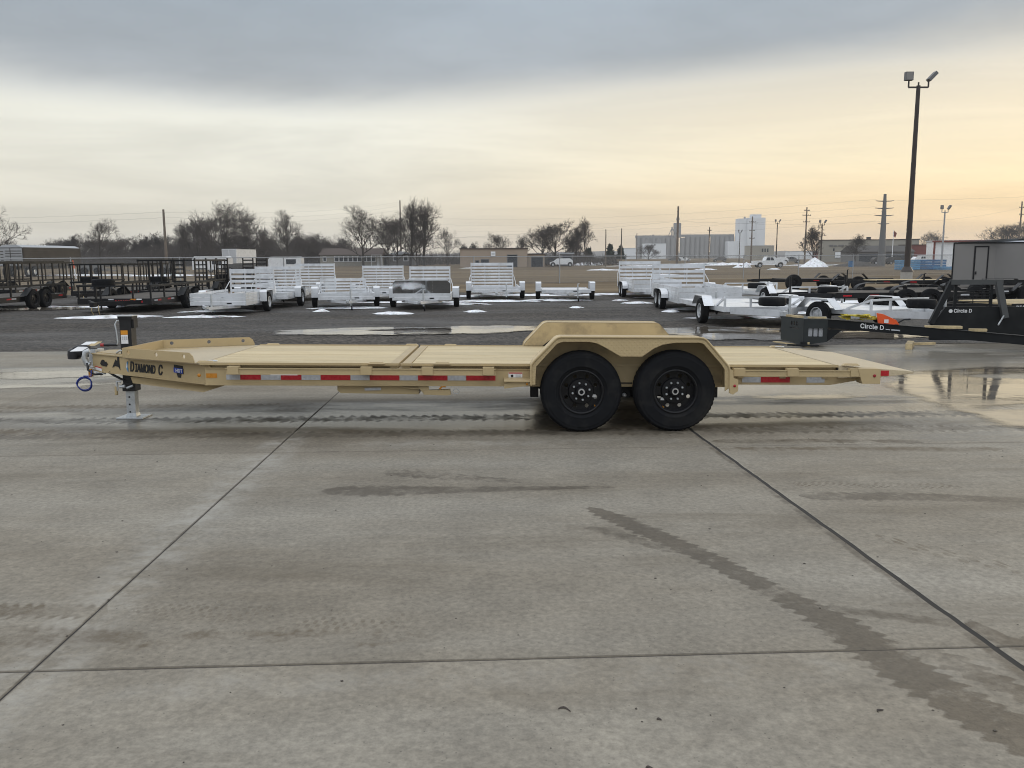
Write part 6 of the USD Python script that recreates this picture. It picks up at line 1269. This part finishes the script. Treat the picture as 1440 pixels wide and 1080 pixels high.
sgn_ = obj('sign', MB().box(-.55, .30, -b - .09, -b - .04, 2.25, 3.1), M['white'], t); obj('sign_band', MB().box(-.45, .20, -b - .10, -b - .091, 2.5, 2.75), M['tape_white'], t); obj('wall_patch', MB().box(-2.6, -.6, -b - .02, -b - .004, 1.5, 2.5), M['roof_brown'], t) if False else None
t, fr, a, b = building('beige_annex', 'lower beige shed with a wide dark garage door beside the long beige building', 'shed', 3.2, 6.4, 166.5, 174, 2.45, 'beige', 'roof_brown'); fr('garage_door', -.9, 1.2, .1, 1.9, frame='slate_wall')
t, fr, a, b = building('small_shed', 'small brown shed with dark door under the rounded bare tree', 'shed', 9.9, 12.3, 172, 176, 2.5, 'slate_wall', 'roof_grey'); fr('door', -.9, .9, .2, 2.2)
t, fr, a, b = building('low_house', 'low pale house with a row of dark windows and brown roof', 'house', -43.5, -29.6, 196, 205, 2.6, 'sand_wall', 'roof_brown', 'x')
for k in range(9): fr('window', -3.6 + 1.05 * k, -2.75 + 1.05 * k, 1.2, 2.3, frame='white')
fr('window', -6.2, -5.6, 1.3, 2.2, frame='white'); fr('door', 5.95, 6.55, .1, 2.2, 'white'); obj('porch_roof', MB().box(4.9, 7.2, -b - 1.6, -b - .061, 2.5, 2.62), M['white'], t)
for k in (5.0, 7.1): obj('porch_post', MB().box(k - .06, k + .06, -b - 1.55, -b - 1.43, 0, 2.499), M['white'], t)
t, fr, a, b = building('small_house', 'small grey house with steep gables under the thick-trunked tree', 'house', -29.0, -22.5, 200, 208, 2.6, 'slate_wall', 'roof_grey', 'y'); fr('window', -1.6, -.7, 1.2, 2.2, frame='white'); fr('window', .8, 1.7, 1.2, 2.2, frame='white')
# warehouse on the right: side wall with doors, low lean-to with dark roof
t, fr, a, b = building('warehouse', 'large tan metal warehouse with dock doors and flat lettering', 'warehouse', 94.35, 121.85, 257.7, 267.7, 6.6, 'sand_wall', 'roof_brown', yaw=-.3)
for k, m_ in enumerate(('white', 'white', 'slate_wall')): fr('dock_door', -13.2 + 3.9 + 2.4 * k, -11.6 + 3.9 + 2.4 * k, 1.4, 3.1, m_, frame='slate_wall')
fr('window', -9.9, -9.5, 3.4, 4.2); obj('sign_lettering', MB().box(-11.0, -9.9, -b - .12, -b - .05, 4.75, 5.25).box(-9.7, -8.9, -b - .12, -b - .05, 4.75, 5.15).box(-8.5, -6.9, -b - .12, -b - .05, 4.80, 5.25), M['slate_wall'], t)
obj('roof_vent', MB().box(-.6, .6, -b + 1, -b + 2, 6.82, 7.5), M['roof_dark'], t)
t, fr, a, b = building('lean_to', 'low open lean-to with dark sloped roof beside the warehouse', 'shed', 95.5, 112, 240, 250, 3.0, 'slate_wall', 'roof_dark', 'x'); fr('opening', -7, 7.6, .1, 2.4)
t, fr, a, b = building('red_building', 'low red brick building behind the tall light pole', 'building', 114.5, 127, 246, 256, 4.9, 'brick_red', 'roof_brown'); fr('shop_window', -5, 5.4, .6, 2.0, 'white')
t, fr, a, b = building('white_building', 'long white metal building with red trim behind the enclosed trailer', 'building', 68.7, 108.3, 133.7, 141.7, 4.1, 'white', 'roof_grey', None, yaw=-.314)
obj('corner_trim', MB().box(-a - .05, -a + .25, -b - .06, -b - .01, 0, 4.2), M['brick_red'], t); obj('eave_trim', MB().box(-a - .3, a + .3, -b - .42, -b - .31, 4.0, 4.25), M['brick_red'], t); fr('roll_door', -a + 4.6, -a + 8.2, .1, 3.6, 'tape_white', frame='brick_red'); fr('roll_door', -a + 11, -a + 14.6, .1, 3.6, 'tape_white', frame='brick_red')

# grain elevator: rows of silos with a head house, and the white tower
t = thing('grain_elevator', 'long row of grey concrete grain silos with a head house on top', 'grain elevator', (183.6, 915, GZ)); L = 104.; n = 20; w = L / n
for k in range(n):
    if k in (8,): continue
    obj('silo', MB().lathe([(w * .52, 0), (w * .52, 21.6 + (.9 if k > 9 else 0)), (0, 21.6 + (.9 if k > 9 else 0))], (-L / 2 + w * (k + .5) + (.9 if k == 15 else 0) - (.9 if k == 14 else 0), 0, 0), (0, 0, 1), 14), M['elevator'], t, smooth=40)
obj('gallery', MB().box(-L / 2, -L * .11, 1, 6, 21.7, 24.2), M['elevator'], t); obj('gallery', MB().box(-L * .048, L / 2, 1, 6, 22.6, 25.1), M['elevator'], t); obj('link_wall', MB().box(-L / 2 + w * 8.05, -L / 2 + w * 8.75, 0, 4, 0, 21.5), M['elevator'], t)
obj('head_house', MB().box(-L * .11 + .01, -L * .11 + 7, 0, 6, 21.7, 37), M['elevator'], t); obj('head_house_cap', MB().lathe([(1.3, 37.01), (1.3, 40), (2.0, 41), (1.0, 43.5), (0, 44)], (-L * .11 + 4, 3, 0), (0, 0, 1), 12), M['elevator'], t)
obj('leg_tower', MB().tube([(-L * .11 - 2.5, 0, 21.7), (-L * .11 - 2.5, 0, 33)], .8, 6).tube([(-L * .11 - 2.5, 0, 32), (-L * .11 - 6, 0, 24)], .4, 6).tube([(-L * .11 - 2.5, 0, 32), (-L * .11 + 1, 0, 26)], .5, 6), M['elevator'], t)
t = thing('white_tower', 'tall blocky white concrete elevator tower right of the grey silos', 'grain elevator', (249.5, 905, GZ))
obj('tower_body', MB().box(-13.4, -5.0, -6, 9, 0, 40.6), M['white_conc'], t); obj('tower_body', MB().box(-4.99, 13.6, -7, 9, 0, 41.4), M['white_conc'], t)
obj('roof_house', MB().box(.5, 10.0, -4, 6, 41.41, 45.0), M['white_conc'], t); obj('low_block', MB().box(-24, -13.41, -5, 9, 0, 17.5), M['white_conc'], t); obj('roof_vent', MB().box(-7.8, -6.3, -4, -2, 40.61, 42.4), M['elevator'], t)
for k in (-4.99, 4.3): obj('pilaster', MB().box(k - .3, k + .3, -7.4, -7.01, 0, 41), M['white_conc'], t)
t, fr, a, b = building('mill_office', 'low sand-coloured mill block with three dark windows before the silos', 'building', 139, 152, 500, 515, 8.0, 'sand_wall', 'roof_grey', z=-.3)
for k in range(3): fr('window', -.5 + 1.5 * k, .3 + 1.5 * k, 4.4, 6.4)
t, fr, a, b = building('plant_block', 'far white industrial block left of the grain silos', 'building', 118, 136, 760, 780, 13.5, 'white_conc', 'roof_grey', z=-.3)
for k in range(5): obj('stack', MB().tube([(-7 + 3.1 * k, 0, 13.7), (-7 + 3.1 * k, 0, 17 + 2.2 * (k % 3))], .9, 8), M['elevator'], t)
t, fr, a, b = building('plant_shed', 'far pale shed left of the white industrial block', 'building', 96, 110, 760, 780, 9.5, 'white_conc', 'roof_grey', z=-.3)
t, fr, a, b = building('far_store', 'low white far building right of the mill block', 'building', 168, 196, 520, 530, 4.8, 'white_conc', 'roof_grey', z=-.3)
t, fr, a, b = building('red_store', 'far low building with a red front below the white tower', 'building', 150, 170, 420, 430, 3.8, 'brick_red', 'roof_dark', z=-.3)

# semi trailers and livestock trailer on the far left
def semi(label, x, y, yaw, L, W, h, mtl, name='semi_trailer', slats=False):
    t = thing(name, label, 'trailer', (x, y, GZ), yaw); z0 = 1.1
    obj('box', MB().box(-W / 2, W / 2, 0, L, z0, h), M[mtl], t)
    obj('roof', MB().box(-W / 2 - .02, W / 2 + .02, -.02, L + .02, h + .002, h + .06) if not slats else MB().hexa([(-W / 2 - .03, -.03, h + .003), (W / 2 + .03, -.03, h + .003), (W / 2 + .03, L + .03, h + .003), (-W / 2 - .03, L + .03, h + .003)], [(-W * .25, -.03, h + .28), (W * .25, -.03, h + .28), (W * .25, L + .03, h + .28), (-W * .25, L + .03, h + .28)]), M['roof_grey'], t)
    for k in range(2): obj('rear_door', MB().box(-W / 2 + .06 + k * (W / 2 - .04), -.08 + k * (W / 2 - .02) + .02, -.03, -.005, z0 + .08, h - .08), M['tape_white'] if not slats else M['galv'], t)
    if slats:
        for k in range(6): obj('vent_slat', MB().box(-W / 2 + .75, W / 2 - .15, -.05, -.031, z0 + .25 + k * .26, z0 + .32 + k * .26), M['roof_dark'], t)
        for k in range(5): obj('vent_slot', MB().box(-W / 2 + .25, -W / 2 + .55, -.05, -.031, z0 + .3 + k * .3, z0 + .38 + k * .3), M['roof_dark'], t)
        for k in range(8): obj('side_slat', MB().box(W / 2 + .001, W / 2 + .03, .1, L - .1, z0 + .15 + k * .24, z0 + .30 + k * .24), M['hose_brown'], t)
    for yy in (.9, 2.1):
        for sx in (-1, 1): wheel(t, (sx * (W / 2 - .16), yy, .5), (sx, 0, 0), .5, .28, .28, M['rim_silver'], 20)
    obj('underframe', MB().box(-.5, .5, .2, L - .5, .75, z0 - .002), M['black'], t); obj('landing_leg', MB().box(-.9, -.8, L - 2.5, L - 2.4, 0, z0 - .002).box(.8, .9, L - 2.5, L - 2.4, 0, z0 - .002), M['steel'], t)
    return t
semi('white box semi trailer standing behind the black trailers', -42.5, 130, math.radians(-2), 9.0, 2.2, 3.2, 'white')
semi('grey and brown livestock trailer with slotted end at the far left', -52.2, 90, 0, 12.0, 2.6, 3.05, 'hose_brown', 'livestock_trailer', True)
t = thing('marker_post', 'leaning orange and white marker post on snow at the left', 'marker post', (-40.5, 80, GZ)); obj('shaft', MB().tube([(0, 0, 0), (-.10, 0, .95)], .06, 8), M['white'], t); obj('tip', MB().tube([(-.101, 0, .951), (-.2, 0, 1.7)], .06, 8), M['orange'], t)
for k, (x, y, w, d, h, lb, mt) in enumerate(((-47.5, 98, 3.0, 1.2, 1.2, 'dark farm machine parked behind the leaning marker post', 'slate_wall'), (-38.5, 97, 2.2, 1.2, 1.3, 'dark flat machine left of the ladder ramps', 'slate_wall'), (-30, 96, 4.2, 2.0, 1.2, 'dark implement behind the ladder ramps', 'roof_dark'))):
    t = thing('farm_implement', lb, 'machine', (x, y, GZ)); obj('chassis', MB().box(-w / 2, w / 2, -d / 2, d / 2, .5, .75).box(-w / 2 + .2, w / 2 - .6, -d / 2 + .1, d / 2 - .1, .751, h), M[mt], t); obj('hitch', MB().bar((w / 2, 0, .6), (w / 2 + 1.2, 0, .5), .1, .1), M[mt], t)
    for sx in (-1, 1): wheel(t, (sx * w * .25, -d / 2 - .15, .45), (0, -1, 0), .45, .25, .22, M['rim_black'], 18)
for k, (x, y, L, W, h, lb) in enumerate(((-38.8, 112, 4.6, 2.2, 2.1, 'pale caravan roof showing above the ladder ramps'), (-28.2, 108, 4.0, 2.2, 2.0, 'small white caravan behind the tall gates'))):
    t = thing('caravan', lb, 'caravan', (x, y, GZ), .05); obj('body', MB().prism(Polygon([(-L / 2, .4), (L / 2, .4), (L / 2, h - .15), (L / 2 - .3, h), (-L / 2 + .3, h), (-L / 2, h - .3)]), xz(W / 2), 0, W), M['white'], t); obj('window', MB().box(.2, 1.4, -W / 2 - .02, -W / 2 - .004, 1.1, 1.7), M['dark_glass'], t); wheel(t, (0, -W / 2 + .12, .33), (0, -1, 0), .33, .2, .18, M['rim_silver'], 18)
# vehicles beyond the field on the right
def pickup(label, x, y, yaw, mtl, name='pickup_truck', cab=True):
    t = thing(name, label, 'car', (x, y, fz1(x, y)), yaw)
    body = Polygon([(-2.6, .45), (2.55, .45), (2.65, .75), (2.6, 1.0), (1.3, 1.12), (.75, 1.72), (-.55, 1.76), (-.85, 1.12), (-2.6, 1.08)]) if cab else Polygon([(-2.2, .42), (2.2, .42), (2.25, .8), (1.5, 1.0), (.8, 1.55), (-1.6, 1.6), (-2.2, 1.1)])
    for cx in (-1.65, 1.65): body = body.difference(Point(cx, .42).buffer(.46, 12))
    obj('body', MB().prism(body, xz(.9), 0, 1.8), M[mtl], t)
    obj('window', MB().prism(Polygon([(.62, 1.16), (.38, 1.62), (-.0, 1.64), (-.0, 1.16)]), xz(-.9), 0, .012), M['dark_glass'], t); obj('window', MB().prism(Polygon([(-.08, 1.16), (-.08, 1.64), (-.5, 1.64), (-.7, 1.16)]), xz(-.9), 0, .012), M['dark_glass'], t)
    for cx in (-1.65, 1.65):
        for sy in (-1, 1): wheel(t, (cx, sy * .8, .37), (0, sy, 0), .37, .22, .22, M['rim_silver'], 20)
pickup('white pickup truck parked beyond the field left of the snow pile', 41.8, 140, 0, 'white')
for k, (px, D, mt, lb) in enumerate(((948, 330, 'slate_wall', 'dark car parked before the left silos'), (962, 330, 'white', 'white car right of the tall elevator pole'), (1095, 220, 'white', 'white van roof behind the white pickup'), (1112, 230, 'slate_wall', 'dark vehicle right of the white pickup'), (1012, 300, 'slate_wall', 'dark car below the middle silos'), (1296, 200, 'white', 'left white car behind the blue stacks'), (1310, 200, 'white', 'right white car behind the blue stacks'), (775, 172, 'roof_dark', 'dark vehicle parked under the rounded bare tree'), (790, 168, 'white', 'white utility vehicle parked under the rounded bare tree'), (1240, 190, 'roof_dark', 'dark machine parked below the steel transmission pole'), (1252, 185, 'roof_dark', 'second dark machine right of the steel transmission pole'))):
    pickup(lb, (px - 720) / 1200 * D * .992, D, .0 if k % 2 else math.pi, mt, 'parked_car', False)
# snow pile, soil, blue wrapped stacks, bin
def pile(name, label, cat, x, y, a, b, h, mtl, seed):
    t = thing(name, label, cat, (x, y, fz1(x, y) - .05)); n, m_ = 28, 8; v = []
    for i in range(m_):
        k = 1 - i / m_
        for j in range(n):
            th = 2 * math.pi * j / n; w = 1 + .5 * (float(meshkit.fbm(np.array((math.cos(th) * 1.5, math.sin(th) * 1.5, i * .3)), 3, seed)) - .5); v.append((a * k * w * math.cos(th), b * k * w * math.sin(th), h * (1 - k ** 1.15)))
    v.append((0, 0, h)); mb = MB().add(v, [(i * n + j, i * n + (j + 1) % n, (i + 1) * n + (j + 1) % n, (i + 1) * n + j) for i in range(m_ - 1) for j in range(n)]); mb.f.append(np.array([((m_ - 1) * n + j, (m_ - 1) * n + (j + 1) % n, m_ * n) for j in range(n)]))
    obj('heap', mb, M[mtl], t, smooth=True)
pile('snow_pile', 'steep white snow pile beyond the field before the warehouse', 'snow pile', 49.6, 141, 2.5, 2.0, 1.65, 'snow', 1)
pile('snow_pile', 'low white snow heap far off below the silos', 'snow pile', 36.3, 138, .9, .7, .5, 'snow', 2)
pile('snow_pile', 'white snow heap behind the white pickup truck', 'snow pile', 38.6, 141.5, 1.0, .8, 1.0, 'snow', 3)
pile('soil_heap', 'long low brown soil heap with snow on its back right of the snow pile', 'soil heap', 60.5, 150, 5.0, 2.0, .95, 'hose_brown', 4)
t = thing('blue_barrel', 'small blue barrel before the brown soil heap', 'barrel', (54.8, 139, fz1(54.8, 139))); obj('body', MB().lathe([(0, 0), (.42, 0), (.45, .5), (.42, 1.0), (0, 1.0)], (0, 0, 0), (0, 0, 1), 16), M['tarp2'], t, smooth=40)
def stack(label, x, y, nx, nz, w, d, h, m_):
    t = thing('wrapped_stack', label, 'stack', (x, y, fz1(x, y)), 0, 'blue wrapped stacks by the fence')
    for k in range(nz): obj('bundle', MB().box(-w / 2 + .03 * (k % 2), w / 2 - .02 * (k % 3), -d / 2, d / 2, .06 + k * h / nz, .06 + (k + 1) * h / nz - .05), M[m_], t)
    for k in range(nx): obj('bearer', MB().box(-w / 2 + .1 + k * (w - .3) / max(1, nx - 1), -w / 2 + .2 + k * (w - .3) / max(1, nx - 1), -d / 2 + .05, d / 2 - .05, 0, .058), M['lumber'], t)
stack('light blue wrapped lumber stack right behind the tall light pole', 51.0, 111, 3, 5, 2.6, 1.6, 1.25, 'tarp'); stack('darker blue wrapped stack right of the light blue one', 53.5, 111.5, 3, 4, 2.0, 1.6, 1.3, 'tarp2'); stack('blue wrapped stack nearest the enclosed trailer', 55.4, 112, 3, 4, 1.5, 1.6, 1.28, 'tarp2'); stack('low flat blue bundle lying before the blue stacks', 55.2, 109.5, 2, 2, 2.6, 1.0, .42, 'tarp')
t = thing('bird', 'tiny dark bird in flight over the right of the sky', 'bird', (128, 300, 16.6), .4); obj('body', MB().hexa([(-.25, -.06, -.05), (.3, -.03, -.03), (.3, .03, -.03), (-.25, .06, -.05)], [(-.2, -.05, .06), (.2, -.03, .05), (.2, .03, .05), (-.2, .05, .06)]).hexa([(-.1, .06, .03), (.1, .06, .03), (.5, .8, .35), (.3, .8, .35)], [(-.1, .06, .06), (.1, .06, .06), (.5, .8, .37), (.3, .8, .37)]).hexa([(.3, -.8, .35), (.5, -.8, .35), (.1, -.06, .03), (-.1, -.06, .03)], [(.3, -.8, .37), (.5, -.8, .37), (.1, -.06, .06), (-.1, -.06, .06)]), M['ink'], t)
# ------------------------------------------------------------------ the thin winter haze
hz = MB().box(-1990, 1990, -420, 1990, -9, 52)
obj('haze', hz, mat('haze', {'v': ('principled_volume', {'color': (.84, .85, .87), 'density': .00026, 'anisotropy': .2})}, [], surface=None, volume='v.volume'), kind='stuff', label='thin pale winter haze that softens the far silos', cat='haze')
